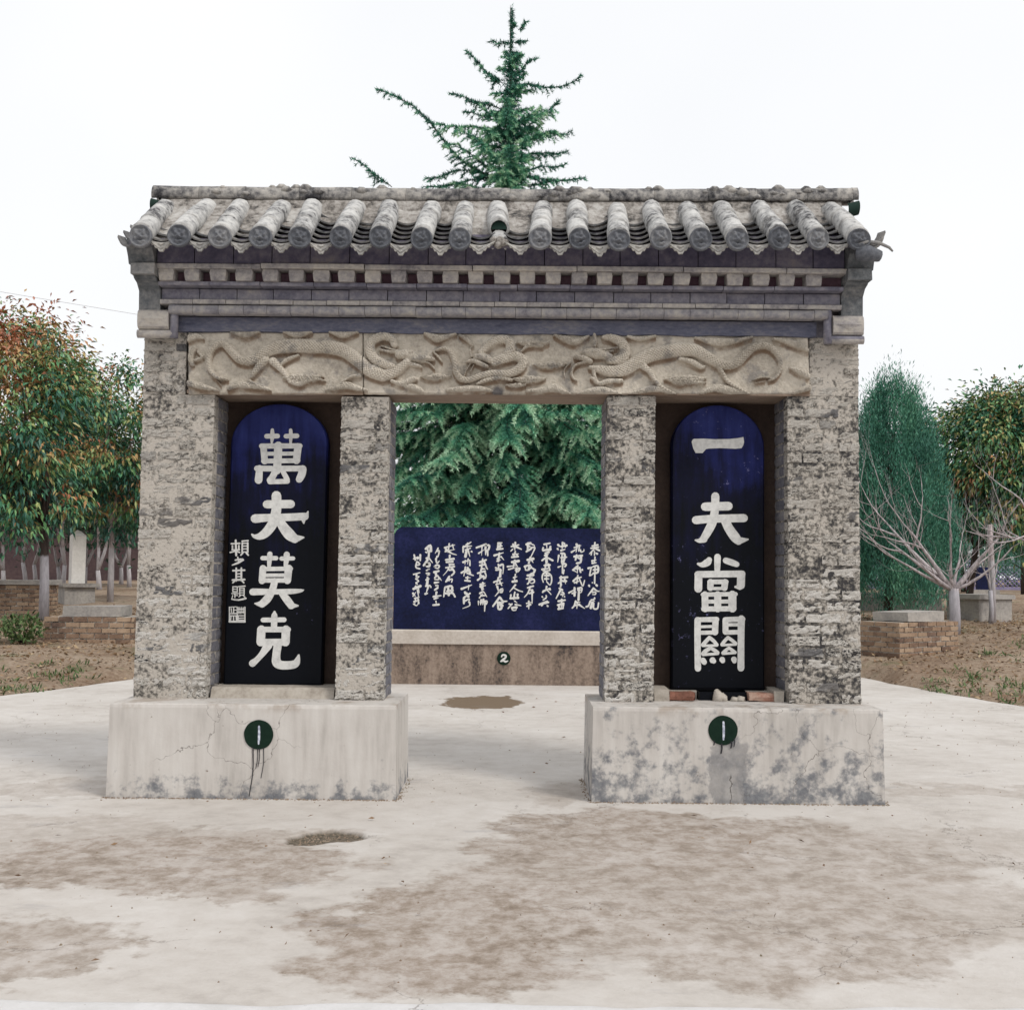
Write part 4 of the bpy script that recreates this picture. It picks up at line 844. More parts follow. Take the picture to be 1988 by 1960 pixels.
T1 = tablet('stone_tablet', arch(-1.954, -1.938, -1.241, -1.229, .69, 2.44, 2.737), M['tablet'], 'arched black tablet with four large white characters and a small signature column', TY, TY + .1)
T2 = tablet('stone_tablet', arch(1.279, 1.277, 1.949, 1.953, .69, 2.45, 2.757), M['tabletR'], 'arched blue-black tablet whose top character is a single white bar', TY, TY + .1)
mb = MB(); mb.add([(x, y, z) for y in (.47, TY + .08) for x, z in ((1.46, .692), (1.46, .628), (1.8, .628), (1.8, .692))], [(0, 1, 2, 3), (7, 6, 5, 4), (0, 4, 5, 1), (1, 5, 6, 2), (2, 6, 7, 3)]); wobj(mb, 'tenon', M['tabletR'], T2)
AF = {'A': (-2.013787, .000573, 1.4e-05, 2.748633, 5e-06, -.000573), 'B': (-1.990695, .000589, 1.4e-05, 1.769295, 5e-06, -.000585), 'C': (1.224534, .000573, 1e-06, 2.777554, 5e-06, -.000573), 'D': (1.226339, .000608, 1e-06, 1.724031, 6e-06, -.000603),
      'E': (-1.41882, .007717, .000113, 2.09585, 7.1e-05, -.007687), 'F': (-.06981, .007715, 7.6e-05, 2.10821, 7.1e-05, -.007686)}
def toW(k, x, z, w_=0):
    a = AF[k]; return (a[0] + a[1] * x + a[2] * z, a[3] + a[4] * x + a[5] * z, w_ * a[1])
def parse(s, w0=None):
    out = []
    for st in s.split('|'):
        P = []
        for q in st.split():
            v = [float(t) for t in q.split(',')]; P.append((v[0], v[1], v[2] if len(v) > 2 else (P[-1][2] if P else w0)))
        out.append(P)
    return out
def glyph(name, k, s, parent, y, mat=None, w0=60, sub=5, dy=.00025, brush=False):
    mb = MB()
    for i, P in enumerate(parse(s, w0)):
        Q = catmull(P, sub) if len(P) > 1 else np.array([P[0], (P[0][0] + 2, P[0][1], P[0][2])])
        if brush:
            Q = np.array(Q); t_ = np.linspace(0, 1, len(Q)); f0 = rng.uniform(.85, 1.5); Q[:, 2] *= f0 * (1 - t_) + f0 * rng.choice([.35, .5, .8, 1.15]) * t_
        ribbon(mb, [toW(k, *p) for p in Q], y - i * dy)
    return wobj(mb, name, mat or M['white'], parent)
yt = TY - .0016
glyph('character', 'A', '648,360,42 648,440,58 640,528,26|575,440,62 715,438,62|882,362,44 885,440,48 880,528,32|822,440,60 962,436,62|510,566,66 1000,564,66|545,665,50 980,662,52|535,758,62 975,752,62|535,575,84 552,760,84|975,575,96 955,752,92|724,560,104 718,700,104 706,880,100|452,852,74 640,854,74|486,850,84 472,1000,100|752,854,74 1040,852,74|1034,860,100 1020,930,100 990,990,90|690,880,84 650,960,84 615,1000,80|615,1022,64 840,1016,64|775,880,60 820,960,66 838,1000,66', T1, yt)
glyph('character', 'A', '697,1200,124 700,1330,122 685,1440,128 650,1550,128 570,1660,118 490,1712,92 420,1715,50 385,1690,22|575,1308,104 880,1305,106|425,1490,112 600,1478,96 850,1472,96 1060,1462,96|1040,1500,60 1043,1545,24|1085,1440,44 1098,1400,18|715,1480,100 780,1590,122 860,1690,140 930,1745,110|930,1745,110 990,1735,64 1040,1728,24', T1, yt)
glyph('character', 'B', '597,225,66 592,290,62 587,370,48|505,275,54 675,275,54|805,230,76 800,300,66 790,370,48|740,280,54 885,278,50|495,410,54 855,405,54|520,487,44 825,485,44|495,550,56 830,550,56|512,400,84 500,555,84|828,400,92 812,550,92|385,692,86 560,690,74 680,690,66 860,686,66 980,676,40 1010,668,16|655,560,84 630,660,86 570,770,100 500,840,90|500,842,88 450,840,50 412,835,16|740,710,70 800,780,94 860,860,90|855,865,80 900,862,50 940,862,24', T1, yt)
glyph('character', 'B', '652,940,30 650,990,76 645,1130,76|510,1038,58 770,1035,60|470,1155,68 820,1155,68|480,1312,84 790,1310,86|490,1155,104 482,1310,106|792,1155,104 786,1310,104|572,1345,112 510,1440,80 440,1520,70 380,1570,88|690,1350,100 672,1480,100 680,1560,116 740,1592,104 850,1590,100 910,1570,96 935,1520,64 948,1470,26', T1, yt)
glyph('character', 'B', '122,97,20 225,92,20|176,55,24 182,240,26|136,122,20 136,172,20|215,120,20 215,168,20|132,174,18 222,172,18|108,205,18 165,190,18|190,190,18 225,205,18|255,65,18 330,58,18|258,85,20 256,205,20|324,85,22 324,205,22|258,92,14 324,90,14|258,126,13 324,124,13|258,162,13 324,160,13|258,200,14 324,198,14|265,212,18 240,238,18|308,212,20 332,238,20', T1, yt, sub=2)
glyph('character', 'B', '172,300,20 215,292,24 262,288,20|200,262,16 212,315,20|132,362,12 200,335,26 270,298,20', T1, yt, sub=4)
glyph('character', 'B', '182,400,22 182,555,22|245,398,22 245,552,22|142,430,22 285,424,22|182,470,14 245,468,14|182,505,14 245,503,14|138,546,24 285,540,24|165,556,20 140,580,18|256,556,20 276,580,18', T1, yt, sub=2)
glyph('character', 'B', '140,628,14 140,690,14|195,628,14 195,690,14|140,628,13 195,628,13|140,658,11 195,658,11|140,690,13 195,690,13|128,712,13 206,712,13|166,712,13 166,762,13|166,736,11 200,736,11|140,735,12 128,778,12|126,782,14 210,792,20 300,772,22|212,627,16 292,620,16|226,645,14 226,730,14|280,645,14 280,730,14|226,648,11 280,648,11|226,675,10 280,675,10|226,702,10 280,702,10|226,730,12 280,730,12|238,735,13 216,755,13|268,735,13 290,755,13', T1, yt, sub=2)
glyph('seal', 'B', '98,880,14 98,1060,14|288,880,15 288,1060,15|98,1058,24 288,1058,24|194,880,14 194,1050,14|150,880,14 150,958,14|150,916,12 182,916,12|112,958,14 186,958,14|120,895,12 125,940,12|110,986,12 184,986,12|118,990,12 114,1040,12|150,990,13 150,1040,13|180,990,12 184,1040,12|216,882,13 216,958,13|244,882,12 240,958,12|268,885,13 268,955,13|206,904,11 275,904,11|206,945,12 275,942,12|208,985,12 280,985,12|216,1015,12 275,1012,12|208,990,12 206,1045,12|216,1038,12 280,1038,12|112,880,10 185,876,10', T1, yt, sub=2)
# right tablet
mb = MB(); P = [(345, 515), (352, 492), (372, 474), (500, 470), (640, 479), (820, 475), (930, 465), (1003, 450), (1008, 480), (1012, 515), (1002, 555), (980, 592), (900, 600), (700, 592), (560, 598), (528, 606), (505, 630), (485, 655), (395, 655), (365, 595)]
W_ = [toW('C', *p) for p in P]; mb.add([(p[0], yt, p[1]) for p in W_], [tuple(range(len(P) - 1, -1, -1))]); wobj(mb, 'character', M['white'], T2)
glyph('character', 'C', '645,1205,104 642,1310,100 632,1430,104 605,1540,112 545,1660,104 490,1750,90|500,1750,88 440,1768,56 392,1762,22|515,1338,108 810,1330,110|398,1508,104 620,1490,100 1005,1482,104|770,1520,110 820,1620,118 890,1720,124 935,1770,104|935,1768,100 1000,1760,60 1055,1752,22', T2, yt)
glyph('character', 'D', '632,130,80 630,220,74 628,310,64|398,212,28 450,222,64 510,195,86 532,165,70|730,172,72 800,196,76 860,218,66|395,338,80 925,332,80|405,350,92 402,510,94|912,350,96 908,470,96|895,490,70 845,488,30|535,428,56 735,426,56|530,508,38 728,506,38|548,430,76 545,500,76|720,430,76 712,500,76|455,580,52 845,574,52|475,664,48 820,662,48|465,752,62 825,748,62|480,580,80 482,750,80|632,580,84 632,750,84|806,580,96 806,745,96', T2, yt)
glyph('character', 'D', '385,880,56 620,876,62|400,965,34 620,958,34|425,1035,48 615,1032,48|394,885,78 392,1100,76 396,1460,76|606,890,74 600,1030,74|720,880,62 930,872,62|725,940,40 890,940,40|735,1032,54 880,1028,54|912,870,86 908,1100,80 905,1455,82|724,890,70 724,1025,70|530,1095,44 490,1140,48 452,1180,44|532,1092,44 580,1130,44 622,1178,40|452,1190,30 622,1186,30|540,1220,42 490,1250,50 452,1285,44|545,1216,40 595,1245,44 632,1272,40|455,1296,32 632,1284,32|752,1092,40 715,1130,42 680,1175,40|752,1092,40 800,1125,40 845,1162,38|680,1184,30 845,1174,30|762,1216,36 720,1250,42 690,1276,38|764,1216,36 805,1245,40 838,1268,36|690,1284,30 838,1274,30|455,1362,66 470,1385,64|570,1362,76 582,1372,60|683,1355,70 688,1368,60|822,1352,70 826,1372,56', T2, yt)

# ------------------------------------------------------------------ rear monument
mon = thing('inscribed_monument', (.04, 8.75, 0), 'wide indigo stone with columns of white cursive writing on a brown base behind the gate', 'monument')
mb = MB(); mb.box(-1.56, 1.64, 8.32, 9.2, -.02, .548, .004); wobj(mb, 'base', M['brownbase'], mon)
mb = MB(); mb.prism([(9.22, .55), (9.22, .74), (8.31, .74), (8.295, .725), (8.295, .55)], -1.585, 1.665); wobj(mb, 'slab', M['cream'], mon)
mb = MB(); c_ = .13; pts = [(-1.53, .738), (1.61, .738), (1.61, 2.153 - c_)] + [(1.61 - c_ + c_ * math.cos(a), 2.153 - c_ + c_ * math.sin(a)) for a in np.linspace(.2, 1.4, 6)] + [(1.61 - c_, 2.155), (-1.53 + c_ + .05, 2.153)] + [(-1.53 + c_ + c_ * math.cos(a), 2.153 - c_ + c_ * math.sin(a)) for a in np.linspace(1.7, 3, 6)] + [(-1.53, 2.153 - c_)]
n = len(pts); mb.add([(x, y, z) for y in (8.42, 8.68) for x, z in pts], [tuple(range(n)), tuple(range(2 * n - 1, n - 1, -1))] + [(i, i + n, (i + 1) % n + n, (i + 1) % n) for i in range(n)]); tab = wobj(mb, 'tablet', M['indigo'], mon)
POEM = [('E', '21,43 23,52|20,50 28,47|32,43 32,53|27,50 33,46|26,55 24,65 31,68|28,56 31,60 24,62|20,78 31,75|25,78 26,84 29,82|24,86 29,90 24,93|25,94 27,96|20,104 32,99|24,99 20,106|28,100 30,111|19,112 23,117|19,117 24,110|27,106 29,118|22,121 30,119|21,127 30,124|24,120 22,131|28,122 29,130|20,131 25,134 28,131'),
('E', '42,32 50,26 51,36|45,30 46,37 50,35|42,38 44,39|48,36 47,46|43,49 48,47 43,53|47,48 54,57|45,52 38,62|43,60 48,58 48,63 44,63 44,60|43,71 49,68 44,72|43,76 49,76 44,80 49,79|45,84 46,87|43,88 47,86|45,88 44,97|42,99 49,98 51,101|46,101 43,110|41,113 45,112'),
('E', '64,31 59,40|62,36 66,36 64,46|62,46 60,52|60,50 62,58 66,54|58,64 62,61 66,63 64,67 59,66 58,64|57,74 65,72|60,75 60,80|58,84 63,80 65,87 58,87|66,84 70,89|58,93 65,92|60,98 64,98 61,105|58,106 63,102|61,110 59,122|56,118 69,116|57,122 64,120|60,126 61,133|55,133 65,132'),
('E', '76,30 94,25|84,23 82,38|77,37 94,33|90,25 92,34|78,33 88,40 97,43|85,44 84,54|78,52 92,50|79,56 90,55|84,60 92,60|78,66 93,64|85,62 80,72 73,80|88,66 93,74 88,80|84,70 92,70|84,82 78,91|78,91 89,86 88,92|84,86 84,90|76,102 74,118|77,101 88,99 89,107|82,103 83,115|80,108 90,107|86,107 92,114 94,118|78,112 88,112'),
('E', '115,25 123,20|110,28 124,27|117,22 116,32|109,29 109,38|113,34 122,31|115,36 113,46|118,35 121,46|124,37 125,38|109,56 121,52|113,53 112,60|118,50 117,60|121,54 121,62|106,75 117,68|113,65 110,81|117,66 121,75|116,76 127,80|112,74 120,70|114,84 122,84|112,89 121,90|117,82 116,90|106,104 124,97|119,98 118,106|112,110 113,112|110,120 121,112|115,112 118,118|111,126 120,122 118,128|110,122 110,130|120,128 120,134 108,139'),
('E', '133,30 150,24|143,26 142,44|137,40 146,34|150,26 156,26 154,34 149,34 150,26|150,36 149,43|153,36 153,44|139,56 150,52|144,50 142,66|139,62 149,60|147,56 151,66 153,69|142,68 148,68|135,76 148,72|141,70 139,82|135,88 146,80|148,74 150,82 145,87|140,80 148,84|140,96 148,94|141,99 149,98|144,93 143,105|139,100 146,105|139,112 145,109 151,118|138,120 144,112|141,116 149,116|136,126 136,133|141,124 140,132|145,123 144,132|140,128 151,126 150,131|148,128 147,144'),
('E', '172,22 179,21|172,22 171,33|176,24 175,31|172,28 179,27|170,33 180,32|165,44 181,39|174,40 172,54|170,50 178,46|177,46 182,52|170,54 176,52|172,60 173,70|167,66 176,68|175,62 180,60 181,66 180,77|168,70 178,70|176,70 175,82|164,92 178,86|172,84 168,98|168,96 180,93|174,90 178,98|170,100 172,108|173,108 179,104 178,110 174,109|172,110 166,117|174,119 162,135|175,120 180,126 187,126|170,128 180,129|172,132 179,134|171,131 172,140 177,139 177,131'),
('F', '21,28 34,25|28,21 27,34|23,33 20,36|29,28 39,33|24,24 26,31|24,42 34,41|28,37 25,46|22,47 33,46|30,42 33,46|22,56 34,54|27,53 24,66|14,64 30,62|16,69 28,66|28,58 33,66|29,70 36,67 33,73 29,71|30,66 30,74|28,78 26,92|25,84 31,82|23,91 30,90|28,97 18,109|25,102 34,107 41,109|27,110 25,122|19,121 33,120|20,115 19,122|32,114 32,120|17,131 20,132|27,126 31,129|22,131 15,139|28,132 38,134|22,138 30,137|22,138 23,142 29,142 29,137'),
('F', '48,24 55,22|49,26 54,28|51,22 50,34|48,37 56,32|58,24 62,26 62,32|57,30 63,30 60,38 55,48|50,52 60,50|55,48 52,58|57,52 60,57|45,64 47,71|45,64 52,62 51,70 46,70|54,61 58,66|52,70 56,66 63,70|63,70 61,75 56,77|50,80 60,79|55,78 52,90|48,86 58,84|55,88 61,87 62,92 57,94 54,92|50,95 56,88|50,102 60,99|55,100 50,112 44,119|54,106 60,106|53,112 60,110|58,106 58,130|48,130 57,128|52,126 52,140|49,135 55,132'),
('F', '80,24 90,22|78,30 77,35 82,34|84,24 85,33|91,28 90,34|78,35 91,33|82,40 88,38|81,44 87,42|84,40 84,56|76,53 84,48 95,53|80,62 90,61|83,60 80,72|87,60 90,70|76,69 88,67|78,72 90,71|83,74 78,77 76,84 78,92|85,74 92,80 93,90 90,97 85,92|81,80 88,80|84,76 84,92|81,86 88,86|84,100 82,108|78,108 90,103|77,110 84,106 92,114|89,104 90,105|76,118 78,120|83,116 84,118|78,124 83,120|71,132 85,126|75,134 81,128|80,130 87,128|85,134 86,135'),
('F', '105,25 107,27|104,32 105,34|110,28 120,26|113,21 112,32|116,22 118,29|110,35 117,33|106,44 104,56|110,40 116,41 117,48|110,48 120,47|112,42 111,56|116,50 114,56|112,58 119,60 117,64|105,65 110,63|113,60 112,76|115,70 114,77|108,84 121,83|110,82 109,94|105,94 112,88|116,84 118,95|113,90 119,90|110,96 109,100|107,103 112,106|109,106 101,121|112,110 115,112 112,118|110,114 116,114|116,118 117,119|105,126 117,124|111,123 110,140|104,133 114,130|105,140 114,139|106,133 106,140|114,132 113,139'),
('F', '138,24 139,26|134,30 146,26|139,28 137,38|129,38 137,33|143,26 142,36|145,34 146,38 151,36 151,33|134,46 148,44|138,43 136,52|140,48 144,50|146,46 145,56 138,58|132,70 138,64|131,70 138,74|140,62 139,76|134,68 144,68|143,66 145,74|148,70 149,71|132,90 138,84|136,86 146,83|140,80 138,94|142,84 146,94 149,99 152,89|134,93 142,90|124,111 136,104|134,102 134,116|130,112 136,110|140,103 147,102 146,110 140,111|140,106 147,106|142,104 141,124|136,126 133,134|130,138 136,132|137,128 144,128|139,128 138,139|142,132 146,135 152,139|133,134 144,133'),
('F', '166,27 176,25|164,31 177,29|171,21 169,36|168,34 161,41|172,32 179,35|165,38 164,43|170,37 170,44|173,40 175,41|171,47 170,58|166,54 173,52|166,58 173,57|159,67 166,65|164,66 161,80|168,64 176,63 176,74 168,76|168,70 176,69|162,80 166,78|171,64 170,94|160,98 161,100|166,93 166,94|173,97 174,98|168,103 158,116|169,104 175,108 180,108|166,110 172,110 171,114 166,114|170,120 168,124|164,124 171,122|163,128 170,126|162,126 159,134 155,136|166,128 163,138|168,130 168,139 175,139 177,129')]
for k, s in POEM: glyph('inscription', k, s, tab, 8.4185, w0=2.9, sub=3, dy=.0001, brush=True)
d = wobj(disc_mesh(.004, .362, .092, 8.3125, seed=4), 'number_disc', M['disc_paint'], mon)
mb = MB(); ribbon(mb, catmull([(-.03 + .004, .385, .018), (-.01, .41, .024), (.03, .4, .028), (.025, .37, .026), (-.01, .345, .026), (-.03, .325, .022)]), 8.309); ribbon(mb, catmull([(-.035, .322, .02), (.0, .332, .026), (.03, .318, .026), (.06, .33, .014)]), 8.3085); wobj(mb, 'numeral', M['white'], d)

# ------------------------------------------------------------------ vegetation
def rnd_dirs(n): v = nr.normal(size=(n, 3)); return v / np.linalg.norm(v, axis=1)[:, None]
def leaf_mesh(name, base, dirs, length, width, tint, mat, fold=.35, droop=0.):
    """folded diamond leaves: base (n,3), dirs unit, length/width (n)"""
    n = len(base); up = np.tile([0, 0, 1.], (n, 1)) + nr.normal(size=(n, 3)) * .5
    side = np.cross(dirs, up); side /= np.linalg.norm(side, axis=1)[:, None] + 1e-9; nrm = np.cross(side, dirs)
    mid = base + dirs * (length * .45)[:, None]; L_ = mid + side * (width / 2)[:, None] + nrm * (width * fold / 2)[:, None]; R_ = mid - side * (width / 2)[:, None] + nrm * (width * fold / 2)[:, None]
    tip = base + dirs * length[:, None] + np.array([0, 0, -1.]) * (length * droop)[:, None]
    V = np.stack([base, L_, tip, R_], 1).reshape(-1, 3); i = np.arange(n)[:, None] * 4
    F = np.concatenate([i + np.array([[0, 2, 1]]), i + np.array([[0, 3, 2]])], 0)
    return arr_mesh(name, V, F, mat, {'tint': np.repeat(tint, 4)})
def branch_skel(mb, start, end, r0, r1, bend=.15, n=5, seg=6):
    s_, e = np.array(start, float), np.array(end, float); d = e - s_; L_ = np.linalg.norm(d); off = nr.normal(size=3) * bend * L_
    pts = [s_ + d * t + off * math.sin(math.pi * t) for t in np.linspace(0, 1, n)]
    mb.tube([tuple(p) for p in pts], [r0 + (r1 - r0) * t for t in np.linspace(0, 1, n)], seg); return pts
def broadleaf(name, x, y, h, trunk_h, crown_c, crown_r, nleaf, label, cat, tr=.085, leaf=.15, red=.5, mat='photinia', bark='bark_white', group=None, trunk_lean=0., hole=.0, redside=0.):
    z0 = ground(x, y) - .03; r = thing(name, (x, y, z0), label, cat, group); mb = MB()
    cc = np.array(crown_c, float); cr = np.array(crown_r, float)     # relative to base
    fork = np.array((trunk_lean, 0, trunk_h)); mb.tube([(0, 0, 0), (trunk_lean * .3, .01, trunk_h * .4), (trunk_lean * .7, -.01, trunk_h * .75), tuple(fork)], [tr * 1.15, tr, tr * .9, tr * .8], 9)
    cl = []
    ncl = max(40, nleaf // 105)
    for i in range(ncl):
        d = rnd_dirs(1)[0]; q = nr.uniform(.35, 1.0) ** .6
        wob = 1 + .34 * mnoise.noise((d[0] * 1.7 + x, d[1] * 1.7, d[2] * 1.7 + y)); p = cc + d * cr * q * wob
        if p[2] < trunk_h * .8: p[2] = trunk_h * .8 + nr.uniform(0, .4)
        cl.append(p)
    cl = np.array(cl); limbs = []
    for i in range(8):
        a = i / 8 * 6.283 + nr.uniform(-.3, .3); e = cc + np.array([math.cos(a), math.sin(a), nr.uniform(-.3, .7)]) * cr * .55
        limbs.append(branch_skel(mb, fork - np.array([0, 0, nr.uniform(0, .25) * trunk_h * .3]), e, tr * .55, tr * .16, .1))
    ends = np.array([q for l in limbs for q in l[2:]])
    for p in cl[::2]:
        j = np.argmin(np.linalg.norm(ends - p, axis=1)); branch_skel(mb, ends[j], p, tr * .14, tr * .05, .08, 3, 4)
    wobj_local(mb, 'trunk', M[bark], r)
    per = nleaf // ncl; base = []; dirs = []; tn = []
    for p in cl:
        sp = nr.uniform(.16, .3) * (cr.mean() / 1.9) ** .4; o = nr.normal(size=(per, 3)) * sp * np.array([1, 1, .75]); out = (p - cc) / (np.linalg.norm(p - cc) + 1e-6)
        dd = o / (np.linalg.norm(o, axis=1)[:, None] + 1e-6) * .7 + out * .45 + np.array([0, 0, -.5]) + nr.normal(size=(per, 3)) * .42; dd /= np.linalg.norm(dd, axis=1)[:, None]
        outer = np.linalg.norm((p - cc) / cr); tc_ = nr.uniform(.05, .55) + nr.normal(0, .14) + red * max(0, nr.normal(0, .45)) * (outer > .5) + redside * max(-.1, .45 * (.5 - (p - cc)[0] / cr[0]) + .28 * ((p - cc)[2] / cr[2] - .1))
        base.append(p + o); dirs.append(dd); tn.append(np.clip(tc_ + nr.normal(0, .13, per) + .25 * np.clip(o[:, 2] / sp, -1, 1) * (red > .2), 0, 1))  # top light painted in: leaves high in a clump get brighter tints
    base = np.concatenate(base); dirs = np.concatenate(dirs); tn = np.concatenate(tn); n = len(base)
    ln = leaf * nr.uniform(.65, 1.25, n)
    me = leaf_mesh('crown', base, dirs, ln, ln * nr.uniform(.3, .45, n), tn, M[mat], droop=.25)
    link(bpy.data.objects.new('crown', me), r, WORLD[r.name]); return r
def wobj_local(mb, name, mat, parent): return link(bpy.data.objects.new(name, mb.mesh(name, mat)), parent, WORLD[parent.name])

# left: red and green broadleaf trees
broadleaf('broadleaf_tree', -8.96, 15.0, 6.4, 1.95, (-1.05, 0, 3.9), (2.05, 2.0, 2.15), 20000, 'large red-tinged broadleaf tree with whitewashed trunk left of the gate', 'tree', tr=.088, leaf=.14, red=.36, redside=1.2, trunk_lean=-.05)
broadleaf('broadleaf_tree', -9.44, 20.15, 5.6, 2.0, (.1, 0, 3.7), (1.75, 1.6, 1.9), 14000, 'green broadleaf tree with slim pale trunk, close beside the left pillar', 'tree', tr=.07, leaf=.15, red=.3, bark='bark_thin', redside=.25)
broadleaf('broadleaf_tree', -14.6, 22.5, 7.6, 2.2, (.8, 0, 5.3), (2.6, 2.2, 2.7), 6500, 'reddish broadleaf tree at the left edge, behind the large one', 'tree', tr=.09, leaf=.2, red=.5, redside=.7)
# right
broadleaf('broadleaf_tree', 10.4, 18.9, 5.6, 1.6, (.95, 0, 3.5), (1.95, 1.6, 1.78), 32000, 'round green broadleaf tree with rusty tips behind the bare tree on the right', 'tree', tr=.08, leaf=.14, red=.12, bark='bark_dark', redside=.02, trunk_lean=.2)
# thin pale-trunked trees along the far left
def slim_tree(x, y, forks, label, h=2.1, crown=True):
    z0 = ground(x, y) - .03; r = thing('slim_tree', (x, y, z0), label, 'tree', 'whitewashed slim trees by the far wall'); mb = MB(); ends = []
    f = np.array((nr.normal(0, .08), 0, nr.uniform(.5, .9))); mb.tube([(0, 0, 0), (f[0] * .4, 0, f[2] * .5), tuple(f)], [.085, .075, .065], 7)
    for k in range(forks):
        e = f + np.array((nr.uniform(-.75, .75), nr.uniform(-.4, .4), h * nr.uniform(.8, 1.1))); branch_skel(mb, f, e, .055, .025, .07); ends.append(e)
        for q in range(3): e2 = e + np.array((nr.normal(0, .5), nr.normal(0, .4), nr.uniform(.3, .9))); branch_skel(mb, f + (e - f) * .7, e2, .02, .008, .1, 4, 4); ends.append(e2)
    wobj_local(mb, 'trunk', M['bark_thin'], r)
    n = 200; base = np.concatenate([np.array(e) + nr.normal(size=(n, 3)) * np.array([.6, .5, .7]) + (0, 0, .3) for e in ends]); dd = rnd_dirs(len(base)) + (0, 0, -.4); dd /= np.linalg.norm(dd, axis=1)[:, None]
    ln = nr.uniform(.16, .3, len(base)); link(bpy.data.objects.new('crown', leaf_mesh('crown', base, dd, ln, ln * .5, np.clip(nr.normal(.4, .25, len(base)), 0, 1), M['greenleaf'])), r, WORLD[r.name]); return r
LBL = ['slim tree with forked white trunk at the far left edge', 'slim tree whose white trunk splits into a wide Y', 'slim white-trunked tree left of the large trunk', 'slim white-trunked tree right of the large trunk', 'slim tree just left of the pale grave stone', 'slim tree just right of the pale grave stone', 'slim bent white tree between grave stone and gate', 'slim tree second from the gate along the far wall', 'slim tree nearest the gate along the far wall']
for (px, d, nf), lb in zip(((4, 38, 2), (47, 41, 3), (66, 44, 2), (112, 43, 2), (119, 38, 2), (161, 42, 2), (190, 36, 2), (232, 43, 2), (248, 40, 2)), LBL): slim_tree((px - 994) / 2300 * d + .14, d - 8, nf, lb)
# cypresses
def cypress(x, y, h, rad_, base_h, n, label, lean=0.):
    z0 = ground(x, y) - .03; r = thing('cypress_tree', (x, y, z0), label, 'tree', 'dark cypresses right of the gate'); mb = MB()
    mb.tube([(0, 0, 0), (lean * .2, 0, h * .3), (lean * .6, 0, h * .6), (lean, 0, h * .95)], [.1, .085, .06, .015], 8); 
    for k in range(26): z = base_h + (h - base_h) * k / 28; a = k * 2.4; rr = rad_ * (1 - k / 28) * .6; mb.tube([(lean * z / h, 0, z - .1), (lean * z / h + math.cos(a) * rr, math.sin(a) * rr, z + .35)], [.025, .008], 4)
    wobj_local(mb, 'trunk', M['bark_dark'], r)
    ncl = 380; u = nr.uniform(0, 1, ncl) ** .75; zc = base_h + (h - base_h) * (1 - u); prof = np.clip((h - zc) / (h - base_h), 0, 1); prof = np.minimum(prof ** .45, np.clip((zc - base_h + .6) / .9, .5, 1))
    a = nr.uniform(0, 6.283, ncl); lob = 1 + .13 * np.sin(a * 3 + zc * 1.3) + nr.normal(0, .1, ncl); rr = rad_ * prof * lob * nr.uniform(.25, 1.0, ncl) ** .5
    C = np.stack([lean * zc / h + rr * np.cos(a), rr * np.sin(a), zc], 1); per = n // ncl; B = (C[:, None] + nr.normal(size=(ncl, per, 3)) * np.array([.1, .1, .26])).reshape(-1, 3)
    dd = nr.normal(size=(len(B), 3)) * .38 + np.array([0, 0, 1.]); out = B[:, :2] / (np.linalg.norm(B[:, :2], axis=1)[:, None] + .2); dd[:, :2] += out * .35; dd /= np.linalg.norm(dd, axis=1)[:, None]
    tn = np.clip(np.repeat(nr.normal(.45, .22, ncl), per) + nr.normal(0, .1, len(B)), 0, 1); ln = nr.uniform(.05, .11, len(B))
    link(bpy.data.objects.new('crown', leaf_mesh('crown', B, dd, ln, ln * .19, tn, M['cypress'], fold=.1)), r, WORLD[r.name])
cypress(7.65, 15.9, 4.8, 1.35, .7, 110000, 'tall dark cypress with pointed top right of the gate', .18)
cypress(7.8, 20.2, 5.3, 1.1, .7, 40000, 'narrow cypress half hidden by the right pillar')
cypress(14.9, 34.0, 4.6, 1.4, .9, 14000, 'distant cypress showing under the round broadleaf tree')
cypress(16.2, 34.5, 4.3, 1.5, .9, 14000, 'second distant cypress, behind the pale post', 0)
cypress(17.7, 33.0, 4.0, 1.4, .9, 14000, 'third distant cypress, nearer the right edge', 0)
cypress(19.6, 36.0, 4.6, 1.7, .9, 16000, 'dark cypress at the right edge in front of the lattice fence')
# bare trees
def bare_tree(x, y, limbs, label, r0=.1, fork=.9, seed=0):
    r_ = np.random.RandomState(seed); z0 = ground(x, y) - .03; r = thing('bare_tree', (x, y, z0), label, 'tree', 'leafless trees on the right'); mb = MB()
    mb.tube([(0, 0, 0), (.02, 0, fork * .45), (0, 0, fork)], [r0 * 1.2, r0, r0 * .95], 9)
    tw = MB()
    def grow(p, d, L_, rad_, lev):
        d = d / np.linalg.norm(d); pts = [p]; n = 5; q = p.copy(); dd = d.copy()
        for k in range(n): dd = dd + r_.normal(size=3) * .1 + np.array([0, 0, .04 * lev]); dd /= np.linalg.norm(dd); q = q + dd * L_ / n; pts.append(q.copy())
        (mb if lev < 2 else tw).tube([tuple(t) for t in pts], [rad_ * (1 - .78 * k / n) for k in range(n + 1)], 7 if lev < 2 else 4)
        if lev >= 4 or rad_ < .0022: return
        for k in range(3):
            i = r_.randint(1, n + 1) if k else n; e = dd * .75 + r_.normal(size=3) * .5 + np.array([0, 0, .25]); grow(pts[i], e, L_ * r_.uniform(.55, .75), rad_ * (.42 if i < n else .26), lev + 1)
    for (dx, dy, dz, L_, f) in limbs: grow(np.array((0, 0, fork - .04)), np.array((dx, dy, dz), float), L_, r0 * f, 1)
    t = wobj_local(mb, 'trunk', M['bark_bare'], r); wobj_local(tw, 'twigs', M['bark_bare'], r)
